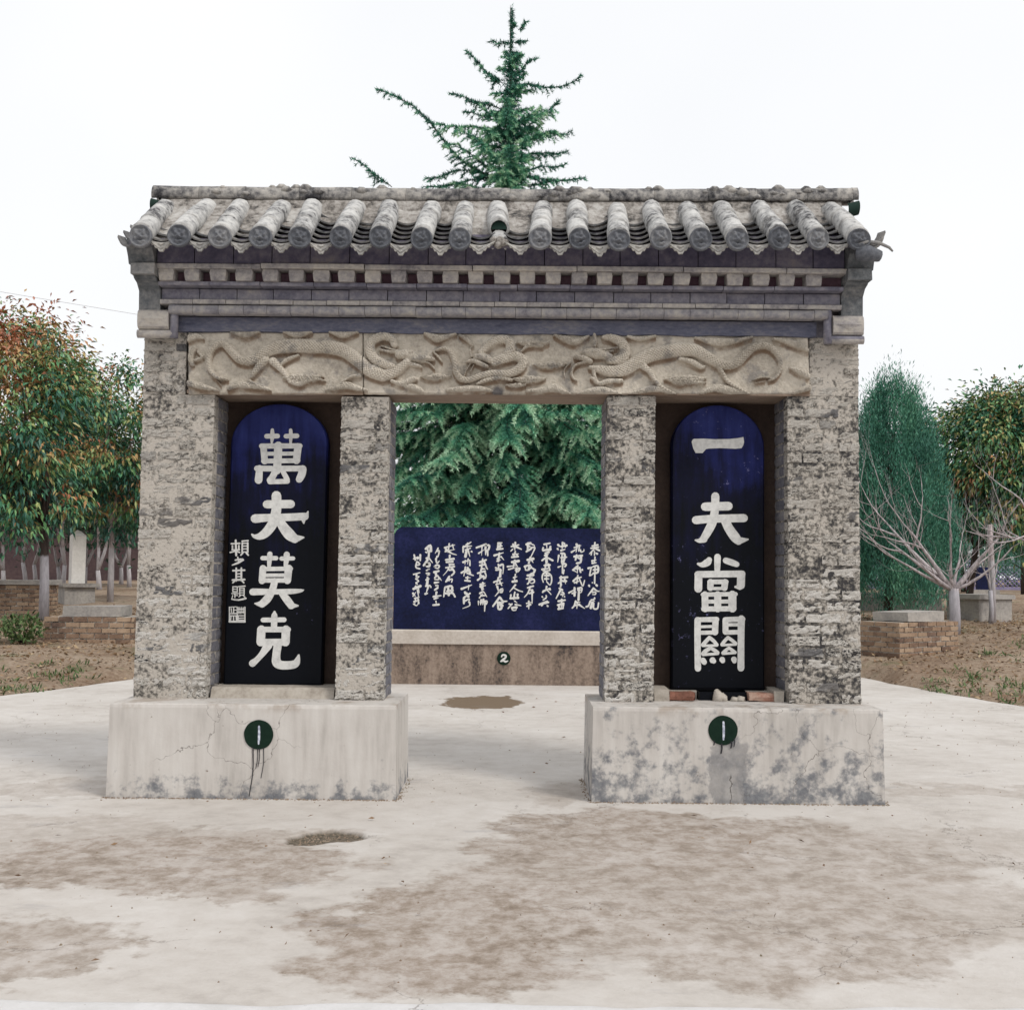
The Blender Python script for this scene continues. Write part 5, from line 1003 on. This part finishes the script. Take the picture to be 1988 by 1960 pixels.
bare_tree(8.14, 13.64, [(-1, -.1, .75, 1.6, .55), (-.75, .2, .95, 1.75, .62), (.9, .1, .75, 1.25, .62), (-.25, -.2, 1.2, 1.1, .4), (-1.1, .15, .42, 1.5, .42), (-1, -.3, .62, 1.55, .48), (1, -.2, .45, 1.3, .4), (.25, .3, 1.2, 1.0, .35)], 'leafless tree with a forked pale trunk beside the brick grave', .095, .88, 5)
bare_tree(9.75, 12.3, [(-1, 0, .9, 1.5, .6), (-.5, .2, 1.3, 1.4, .5), (-1.1, -.1, .5, 1.3, .5), (.8, 0, 1, 1.2, .5)], 'leafless tree reaching in from the right edge', .09, 1.3, 8)
bare_tree(9.75, 16.0, [(-.3, 0, 1.3, 1.2, .5), (.4, .1, 1.2, 1.1, .5), (.1, -.2, 1.4, .9, .4)], 'slender leafless sapling by the pale post', .045, .7, 12)

# cedar behind the gate
def cedar(x, y):
    z0 = ground(x, y) - .05; H_ = 11.85 - z0; r = thing('cedar_tree', (x, y, z0), 'tall blue-green cedar rising behind the gate', 'tree'); mb = MB()
    tp = [(0, 0, 0), (.03, 0, 2.5), (-.04, 0, 5), (-.02, 0, 8), (.0, 0, 9.6), (-.03, 0, H_)]
    mb.tube(tp, [.21, .18, .14, .08, .035, .003], 10)
    br = []      # (points, twig spread, needle density, tint)
    def brn(p0, p1, droop, sp, tint=.0, nt_=None):
        p0, p1 = np.array(p0, float), np.array(p1, float); n = 9; L_ = np.linalg.norm(p1 - p0); pts = []
        w1, w2 = nr.normal(size=3) * .03 * L_, nr.normal(size=3) * .02 * L_
        for t in np.linspace(0, 1, n): pts.append(p0 + (p1 - p0) * t + np.array([0, 0, droop * L_ * (math.sin(math.pi * t * .95))]) + w1 * math.sin(6 * t) + w2 * math.sin(9 * t))
        br.append((np.array(pts), sp, tint, L_, nt_))
    zr = lambda z: z - z0
    # named limbs of the thin top
    def px(a, b_): return ((640 + a / 3.715 - 994) / 2300 * 21 + .14 - x, zr(1.51 + (1114 - b_ / 3.715) / 2300 * 21))
    for a, b_, c_, d_, sp, yy in ((1200, 1250, 280, 660, .16, -.4), (390, 1310, 110, 1130, .12, -.2), (1180, 660, 1770, 430, .14, .1), (1180, 540, 920, 290, .13, 0), (1190, 720, 800, 560, .14, .3), (1200, 780, 920, 800, .13, -.3), (1230, 480, 1450, 305, .12, .2),
                              (1260, 230, 1090, 215, .07, 0), (1270, 220, 1370, 200, .06, 0), (1250, 290, 1340, 285, .06, .1), (1300, 110, 1250, 45, .05, 0), (1305, 120, 1370, 60, .05, 0), (1210, 580, 1340, 590, .1, -.3), (1200, 880, 1050, 850, .1, .2), (1250, 1000, 1600, 700, .13, -.3), (1260, 1000, 1720, 850, .14, .1),
                              (1200, 1080, 960, 980, .14, -.3), (1250, 1100, 1690, 980, .15, .3), (1210, 1180, 640, 1180, .16, .4), (1210, 1250, 630, 1330, .17, -.2), (1240, 1220, 1650, 1130, .15, 0), (1250, 1260, 1800, 1290, .14, -.4), (1210, 1000, 1180, 900, .12, -.5), (1200, 760, 1350, 700, .12, .2), (1200, 460, 1330, 420, .1, .1), (1200, 500, 1100, 470, .1, .1), (1220, 370, 1310, 330, .08, 0)):
        u0, w0 = px(a, b_); u1, w1 = px(c_, d_); brn((u0, 0, w0), (u1, yy, w1), .015, sp * 1.45, .0)
    for k in range(13):
        z = nr.uniform(zr(9.7), zr(11.0)); a = nr.uniform(0, 6.283); L_ = nr.uniform(.15, .5) * (1.15 - .4 * (z - zr(9.7))); brn((0, 0, z), (math.cos(a) * L_, math.sin(a) * L_, z + nr.uniform(-.05, .22)), -.02, .13, .05)
    for k in range(38):            # fuller skirt just above the roof line
        z = nr.uniform(zr(8.0), zr(9.7)); a = nr.uniform(0, 6.283); L_ = nr.uniform(.4, 1.25); brn((0, 0, z), (math.cos(a) * L_ - .2, math.sin(a) * L_, z + nr.uniform(-.05, .3)), -.02, .24, .12)
    n = 150
    for k in range(n):
        z = zr(1.75) + (zr(8.3) - zr(1.75)) * (k / n) ** 1.05; a = k * 2.39996 + nr.normal(0, .2); L_ = np.interp(z, [zr(1.5), zr(3), zr(5), zr(8.3)], [2.9, 3.1, 2.5, 1.25]) * nr.uniform(.75, 1.12)
        rise = nr.uniform(-.1, .22) * L_ - .12 * L_; brn((0, 0, z), (math.cos(a) * L_, math.sin(a) * L_, z + rise), nr.uniform(.06, .14), .36 if L_ > 1.8 else .26, nr.uniform(-.1, .2))
    for k in range(150):            # boughs facing the gate
        a = -math.pi / 2 + nr.uniform(-1.35, 1.35); z = nr.uniform(zr(1.5), zr(5.4)); L_ = nr.uniform(1.4, 3.7); brn((0, 0, z), (math.cos(a) * L_, math.sin(a) * L_, z + nr.uniform(-.5, .2)), nr.uniform(.06, .2), .46, nr.uniform(-.06, .36))
    nb = []; nd = []; nl = []; ntn = []
    for pts, sp, tint, L_, nt_ in br:
        named = tint == 0.
        mb.tube([tuple(p) for p in pts], [max(.004, .024 * min(1, L_ / 2.5) * (1 - .85 * t)) for t in np.linspace(0, 1, len(pts))], 5, False)
        d = np.gradient(pts, axis=0); ntw = int(max(10, L_ * (19 if L_ > 1.3 else 20)))
        for q in range(ntw):
            t = .12 + .88 * (q + nr.uniform()) / ntw; f = t * (len(pts) - 1); i = min(int(f), len(pts) - 2); p = pts[i] + (pts[i + 1] - pts[i]) * (f - i); ax = d[i] / np.linalg.norm(d[i])
            sd_ = np.cross(ax, (0, 0, 1)); sd_ /= np.linalg.norm(sd_) + 1e-6; sg = 1 if q % 2 else -1
            tl = sp * nr.uniform(.6, 1.35) * (1.15 - .55 * t); td = sd_ * sg * nr.uniform(.5, 1) + ax * nr.uniform(.35, .9) + np.array([0, 0, nr.uniform(-.55, .2)]); td /= np.linalg.norm(td)
            thin = max(.3, 1 - t * .85) if named else 1; tl *= (.45 + .55 * thin) if named else 1; m_ = int(max(6, tl * (300 if not named else 330) * (.3 + .7 * thin))); s_ = nr.uniform(0, 1, m_); sag = np.array([0, 0, -1.]) * (s_ ** 2)[:, None] * tl * .35
            nb.append(p + td * (s_ * tl)[:, None] + sag); v = nr.normal(size=(m_, 3)); v -= (v @ td)[:, None] * td * .8; v = v / (np.linalg.norm(v, axis=1)[:, None] + 1e-6) + td * .9 + np.array([0, 0, .2]); nd.append(v / np.linalg.norm(v, axis=1)[:, None])
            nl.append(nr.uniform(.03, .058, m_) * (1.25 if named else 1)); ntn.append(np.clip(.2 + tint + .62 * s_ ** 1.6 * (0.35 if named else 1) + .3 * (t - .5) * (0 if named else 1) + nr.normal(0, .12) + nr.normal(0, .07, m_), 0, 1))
        m_ = int(L_ * 260); s_ = nr.uniform(.05, 1, m_); f = s_ * (len(pts) - 1); i = np.minimum(f.astype(int), len(pts) - 2); P = pts[i] + (pts[i + 1] - pts[i]) * (f - i)[:, None]
        v = rnd_dirs(m_) + d[i] * 3; nb.append(P); nd.append(v / np.linalg.norm(v, axis=1)[:, None]); nl.append(nr.uniform(.035, .07, m_)); ntn.append(np.clip(nr.normal(.25 + tint, .12, m_), 0, 1))
    for zq in np.linspace(zr(8.4), H_ - .1, 60):     # needles hugging the leader
        m_ = 80 if zq < H_ - 1.1 else 34; v = rnd_dirs(m_) + (0, 0, .3); nb.append(np.tile([0, 0, zq], (m_, 1)) + nr.normal(size=(m_, 3)) * np.array([.03, .03, .05]) * (2.6 if zq < H_ - 1.1 else .5)); nd.append(v / np.linalg.norm(v, axis=1)[:, None]); nl.append(nr.uniform(.05, .13, m_) * (1 if zq < H_ - 1.6 else .6)); ntn.append(np.clip(nr.normal(.2, .12, m_), 0, 1))
    nb = np.concatenate(nb); nd = np.concatenate(nd); nl = np.concatenate(nl); ntn = np.concatenate(ntn); print('needles', len(nb))
    sd_ = np.cross(nd, rnd_dirs(len(nd))); sd_ /= np.linalg.norm(sd_, axis=1)[:, None] + 1e-9; wd = .0085
    V = np.stack([nb - sd_ * wd, nb + sd_ * wd, nb + nd * nl[:, None] * 1.25], 1).reshape(-1, 3)
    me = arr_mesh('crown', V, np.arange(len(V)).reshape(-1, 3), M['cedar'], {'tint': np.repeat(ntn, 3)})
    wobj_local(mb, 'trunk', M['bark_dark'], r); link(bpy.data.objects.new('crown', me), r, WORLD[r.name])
cedar(0., 13.0)

# shrub, weeds and litter
def shrub(x, y, rr, h, n, label):
    z0 = ground(x, y) - .02; r = thing('shrub', (x, y, z0), label, 'shrub'); mb = MB()
    for k in range(9): a = k * .7; mb.tube([(0, 0, 0), (math.cos(a) * rr * .4, math.sin(a) * rr * .4, h * .5), (math.cos(a) * rr * .8, math.sin(a) * rr * .8, h * nr.uniform(.6, 1))], [.012, .009, .004], 4)
    wobj_local(mb, 'stem', M['bark_dark'], r); B = rnd_dirs(n) * nr.uniform(.3, 1, (n, 1)) ** .5 * (rr, rr, h * .5) + (0, 0, h * .55); dd = rnd_dirs(n) + (0, 0, .3); dd /= np.linalg.norm(dd, axis=1)[:, None]; ln = nr.uniform(.06, .13, n)
    link(bpy.data.objects.new('foliage', leaf_mesh('foliage', B, dd, ln, ln * .45, np.clip(nr.normal(.45, .22, n), 0, 1), M['weeds'])), r, WORLD[r.name])
shrub(-7.85, 11.3, .38, .5, 520, 'low green shrub at the foot of the large trunk on the left')
def scatter(n, xr, yr, cond):
    out = []
    while len(out) < n:
        x, y = nr.uniform(*xr), nr.uniform(*yr)
        if cond(x, y): out.append((x, y))
    return out
def outside(x, y): return (x < -edge_l(y) - .02 or x > edge_r(y) + .02) or y > 12.3
pts = scatter(24000, (-13, 13), (5.5, 19), lambda x, y: outside(x, y) and abs(x) > 3.8)
B = np.array([(x, y, ground(x, y) + nr.uniform(.005, .03)) for x, y in pts]); dd = nr.normal(size=(len(B), 3)) * (1, 1, .35); dd /= np.linalg.norm(dd, axis=1)[:, None]; ln = nr.uniform(.03, .09, len(B))
me = leaf_mesh('fallen_leaves', B, dd, ln, ln * .45, np.clip(nr.normal(.5, .28, len(B)), 0, 1), M['dryleaf'])
tag(link(bpy.data.objects.new('fallen_leaves', me)), 'dry brown leaves scattered over the bare earth', 'fallen leaves', kind='stuff')
pts = scatter(700, (-12, 12), (5.6, 15), lambda x, y: outside(x, y) and vnoise(np.array(x * .8 + 30), np.array(y * .8)) > (.5 if x < 0 else .62))
B = []; dd = []
for x, y in pts:
    m_ = 14; z = ground(x, y); B.append(np.array([(x, y, z)]) + nr.normal(size=(m_, 3)) * (.07, .07, .004)); v = nr.normal(size=(m_, 3)) * .8 + (0, 0, .9); dd.append(v / np.linalg.norm(v, axis=1)[:, None])
B = np.concatenate(B); dd = np.concatenate(dd); ln = nr.uniform(.04, .12, len(B))
me = leaf_mesh('weeds', B, dd, ln, ln * .22, np.clip(nr.normal(.45, .25, len(B)), 0, 1), M['weeds'])
tag(link(bpy.data.objects.new('weeds', me)), 'sparse green weeds growing along the pavement edge', 'weeds', kind='stuff')

# grit, crumbs and dead leaves lying on the pavement, thicker along the feet of the plinths
V = []; Fq = []
def crumb(x, y, r_, z):
    k = len(V); a0 = nr.uniform(0, 6.28)
    for q in range(4): V.append((x + r_ * math.cos(a0 + q * 1.57) * nr.uniform(.6, 1.2), y + r_ * math.sin(a0 + q * 1.57) * nr.uniform(.6, 1.2), z - .002))
    V.append((x, y, z + r_ * nr.uniform(.5, .9))); Fq.extend([(k + q, k + (q + 1) % 4, k + 4) for q in range(4)])
for _ in range(900): x, y = nr.uniform(-5, 5), nr.uniform(-3.6, 6); crumb(x, y, nr.uniform(.003, .009), .012 if abs(x) > 3 else .001)
for x0, x1 in ((-2.6, -.62), (.65, 2.65)):
    for _ in range(420): crumb(nr.uniform(x0, x1), -abs(nr.normal(0, .018)) - .002, nr.uniform(.003, .01), .001)
    for _ in range(160): crumb((x0 if nr.uniform() < .5 else x1) + nr.normal(0, .012), nr.uniform(0, .9), nr.uniform(.003, .01), .001)
for _ in range(160): crumb(nr.normal(-.93, .1), nr.normal(-1.12, .09), nr.uniform(.004, .012), -.022)
gm = arr_mesh('grit', np.array(V), np.array(Fq), M['earth']); tag(link(bpy.data.objects.new('grit', gm)), 'small grit and crumbs of earth strewn on the pavement', 'grit', kind='stuff')
n_ = 260; B = np.stack([nr.uniform(-5.5, 5.5, n_), nr.uniform(-3.4, 6.5, n_), np.full(n_, .014)], 1); dd = nr.normal(size=(n_, 3)) * (1, 1, .12); dd /= np.linalg.norm(dd, axis=1)[:, None]; ln = nr.uniform(.015, .05, n_)
gm = leaf_mesh('leaf_scraps', B, dd, ln, ln * .35, np.clip(nr.normal(.35, .25, n_), 0, 1), M['dryleaf']); tag(link(bpy.data.objects.new('leaf_scraps', gm)), 'scraps of dry leaf blown across the pavement', 'leaf scraps', kind='stuff')

# ------------------------------------------------------------------ graves, posts, walls
def brick_box(name, x, y, rot, w_, d_, h, label, cat, slab=None, group='brick graves', capcol='tombstone', bl=.24, bh=.085):
    z0 = ground(x, y) - .06; r = tag(bpy.data.objects.new(name, None), label, cat, group); link(r, None, (x, y, z0)); r.rotation_euler = (0, 0, rot)
    def put(o, loc, rz=0, sc_=(1, 1, 1)): col.objects.link(o); o.parent = core; o.location = loc; o.rotation_euler = (0, 0, rz); o.scale = sc_
    mb = MB(); mb.box(-w_ / 2 + .02, w_ / 2 - .02, -d_ / 2 + .02, d_ / 2 - .02, 0, h - .01); core = bpy.data.objects.new('brick_body', mb.mesh('brick_body', M['mortar'])); col.objects.link(core); core.parent = r
    nc = max(2, round(h / bh)); ch = h / nc
    for k in range(nc):
        for (L_, ox, oy, rz) in ((w_, 0, -d_ / 2, 0), (d_, -w_ / 2, 0, -math.pi / 2), (d_, w_ / 2, 0, math.pi / 2)):
            t = -L_ / 2 - (bl / 2 if k % 2 else 0)
            while t < L_ / 2 - .02:
                a, b_ = max(t, -L_ / 2), min(t + bl, L_ / 2); m_ = (a + b_) / 2
                if b_ - a > .04:
                    o = bpy.data.objects.new('brick', TBR[rng.randrange(8)])
                    loc = (m_, oy + .05, (k + .5) * ch) if rz == 0 else (ox + (.05 if ox < 0 else -.05), m_, (k + .5) * ch)
                    put(o, loc, rz, (b_ - a - .012, .1 + rng.uniform(0, .02), ch - .012))
                t += bl
    if slab:
        sw, sdp, sh, ov = slab; mb = MB(); mb.box(-sw / 2, sw / 2, -sdp / 2, sdp / 2, h, h + sh, .012); o = bpy.data.objects.new('cap_slab', mb.mesh('cap_slab', M[capcol])); col.objects.link(o); o.parent = r
    return r
brick_box('brick_grave', -6.93, 12.2, .02, 1.5, .9, .46, 'low brick grave with a grey slab on top just left of the gate', 'grave', (.95, .7, .17, 0))
brick_box('brick_grave', -10.15, 16.6, .0, 1.3, 1.0, .68, 'taller brick grave at the left edge behind the trunk', 'grave', (1.4, 1.1, .1, 0))
brick_box('brick_grave', 6.55, 11.35, .62, 1.55, .8, .56, 'square brick grave capped with a concrete slab right of the gate', 'grave', (.95, .66, .15, 0))
brick_box('brick_grave', 10.3, 12.9, -.1, 1.6, 1.0, .3, 'low broken brick grave at the right edge', 'grave', None)
brick_box('brick_grave', -7.6, 22.3, .05, 1.6, 1.0, .5, 'distant brick grave seen beside the left pillar', 'grave', (1.7, 1.1, .1, 0))
def tomb(x, y, rot, w_, d_, h, label):
    z0 = ground(x, y) - .05; r = thing('concrete_grave', (x, y, z0), label, 'grave', 'concrete graves on the right'); r.rotation_euler = (0, 0, rot)
    for nm, bx in (('body', (-w_ / 2, w_ / 2, -d_ / 2, d_ / 2, 0, h - .1)), ('cap_slab', (-w_ / 2 - .06, w_ / 2 + .06, -d_ / 2 - .06, d_ / 2 + .06, h - .1, h))):
        mb = MB(); mb.box(*bx, .012); wobj_local(mb, nm, M['tombstone'], r).location = (0, 0, 0)
tomb(9.6, 19.9, .5, .85, .7, .5, 'grey concrete grave behind the bare tree trunk'); tomb(9.95, 17.1, .55, 1.05, .8, .6, 'larger concrete grave right of the bare tree trunk'); tomb(8.75, 20.6, .3, .8, .7, .45, 'concrete grave behind the cypress trunk')
M['palestone'] = mottled('pale_limestone', [(.3, (.62, .6, .57)), (.5, (.76, .74, .71)), (.7, (.82, .8, .78))], 3, 24, .4, .45, 0, strength=.3)
# grave stone on its pedestal
gs = thing('grave_stone', (-10.15, 19.9, ground(-10.15, 19.9) - .05), 'upright pale grave stone on a grey pedestal among the left trees', 'grave stone'); gs.rotation_euler = (0, 0, .6)
for nm, bx, mt in (('pedestal', (-.34, .34, -.34, .34, 0, .42), 'tombstone'), ('cap_slab', (-.42, .42, -.42, .42, .42, .5), 'tombstone'), ('stone', (-.16, .16, -.13, .13, .5, 1.62), 'palestone')):
    mb = MB(); mb.box(*bx, .012); wobj_local(mb, nm, M[mt], gs).location = (0, 0, 0)
mb = MB(); mb.add([(-.16, -.13, 1.62), (.16, -.13, 1.62), (.16, .13, 1.62), (-.16, .13, 1.62), (-.03, -.02, 1.76), (.06, 0, 1.73)], [(0, 1, 5, 4), (1, 2, 5), (2, 3, 4, 5), (3, 0, 4)]); wobj_local(mb, 'stone_tip', M['palestone'], gs).location = (0, 0, 0)
# pale post
ps = thing('concrete_post', (9.91, 16.3, ground(9.91, 16.3) - .05), 'pale tapering concrete post beside the slender sapling', 'post'); mb = MB(); mb.tube([(0, 0, 0), (0, 0, 1.0), (-.03, 0, 2.05)], [.075, .065, .05], 8); wobj_local(mb, 'shaft', M['bark_thin'], ps).location = (0, 0, 0)
# dark tablets in front of the fence
for x, w_, lb in ((13.95, .5, 'dark upright tablet in front of the lattice fence, left of two'), (15.95, .5, 'dark upright tablet in front of the lattice fence, right of two')):
    z = ground(x, 32); t = thing('dark_tablet', (x, 32, z - .05), lb, 'tablet', 'dark tablets by the lattice fence'); mb = MB(); mb.box(-w_ / 2, w_ / 2, -.08, .08, 0, 1.0); wobj_local(mb, 'stone', M['indigo'], t).location = (0, 0, 0); mb = MB(); mb.box(-w_ / 2 - .2, w_ / 2 + .2, -.2, .2, 0, .25, .005); wobj_local(mb, 'base', M['tombstone'], t).location = (0, 0, 0)
# lattice fence
b = NB('lilac_fence'); M['lilac'] = b.done(b.ramp(b.noise(3), [(.3, (.2, .18, .3)), (.7, (.3, .27, .4))]), .8)
lf = thing('lattice_fence', (16, 42, 1.05), 'lilac lattice fence with pale posts far behind the right trees', 'fence')
for k in range(8):
    x0 = -4.5 + k * 1.7; mb = MB(); mb.box(x0 - .09, x0 + .09, -.09, .09, -.1, 1.45); wobj_local(mb, 'post', M['tombstone'], lf).location = (0, 0, 0)
    mb = MB(); xa, xb = x0 + .09, x0 + 1.61; mb.box(xa, xb, -.04, .04, .0, .12); mb.box(xa, xb, -.04, .04, 1.15, 1.25); st_ = .19
    for s_ in range(-6, 9):
        for dr in (1, -1):
            xs0 = xa + s_ * st_; seg = []
            for t in np.linspace(0, 1, 7):
                xx = xs0 + t * 1.03 if dr > 0 else xs0 + 1.03 - t * 1.03
                if xa <= xx <= xb: seg.append((xx, .01 * dr, .12 + t * 1.03))
            if len(seg) > 1: mb.tube(seg, .028, 4)
    wobj_local(mb, 'lattice_panel', M['lilac'], lf).location = (0, 0, 0)
# brown wall at the far left
b = NB('brown_wall'); M['brownwall'] = b.done(b.ramp(b.math('ADD', b.math('MULTIPLY', b.noise(.8, 4), .5), b.math('MULTIPLY', b.noise(8, 5), .5)), [(.35, (.055, .036, .042)), (.6, (.1, .068, .068))]), .95, b.noise(8, 5), .6, .03)
bw = thing('brick_wall', (-19, 44, 1.0), 'long purple-brown wall behind the slim whitewashed trees', 'wall')
mb = MB(); mb.box(-14, 12, 0, .35, -.2, 2.4); wobj_local(mb, 'wall_face', M['brownwall'], bw).location = (0, 0, 0); mb = MB(); mb.box(-14.05, 12.05, -.08, .43, 2.4, 2.52, .01); wobj_local(mb, 'coping', M['tombbrick'], bw).location = (0, 0, 0)
# far belt of trees closing the view
n_ = 26000; bx_ = nr.uniform(-60, 60, n_); hh_ = 3.1 + 1.6 * vnoise(bx_ * .28, bx_ * 0, 4) + .9 * vnoise(bx_ * .9, bx_ * 0, 9)
B = np.stack([bx_, nr.uniform(54, 62, n_), 1.05 + hh_ * nr.uniform(0, 1, n_) ** .8], 1); dd = rnd_dirs(n_) + (0, 0, -.2); dd /= np.linalg.norm(dd, axis=1)[:, None]; ln = nr.uniform(.3, .75, n_)
tn = np.clip(vnoise(bx_ * .5, B[:, 2] * 1.1, 6) + nr.normal(0, .12, n_), 0, 1)
tag(link(bpy.data.objects.new('tree_belt', leaf_mesh('tree_belt', B, dd, ln, ln * .6, tn, M['greenleaf']))), 'dark belt of trees far behind the fence and wall', 'tree belt', kind='stuff')
# overhead wires
b = NB('pale_wire'); M['wire'] = b.done((.5, .5, .5), .6)
for nm, p, q, lb in (('overhead_wire', (-30, 26, 12.1), (40, 34, 5.2), 'thin pale wire crossing the sky in front of the cypress on the right'),):
    o = Vector(p); mb = MB(); mb.tube([tuple(Vector((0, 0, 0)).lerp(Vector(q) - o, t) + Vector((0, 0, -1.2 * math.sin(math.pi * t)))) for t in np.linspace(0, 1, 24)], .007, 5); tag(link(bpy.data.objects.new(nm, mb.mesh(nm, M['wire'])), None, p), lb, 'wire')
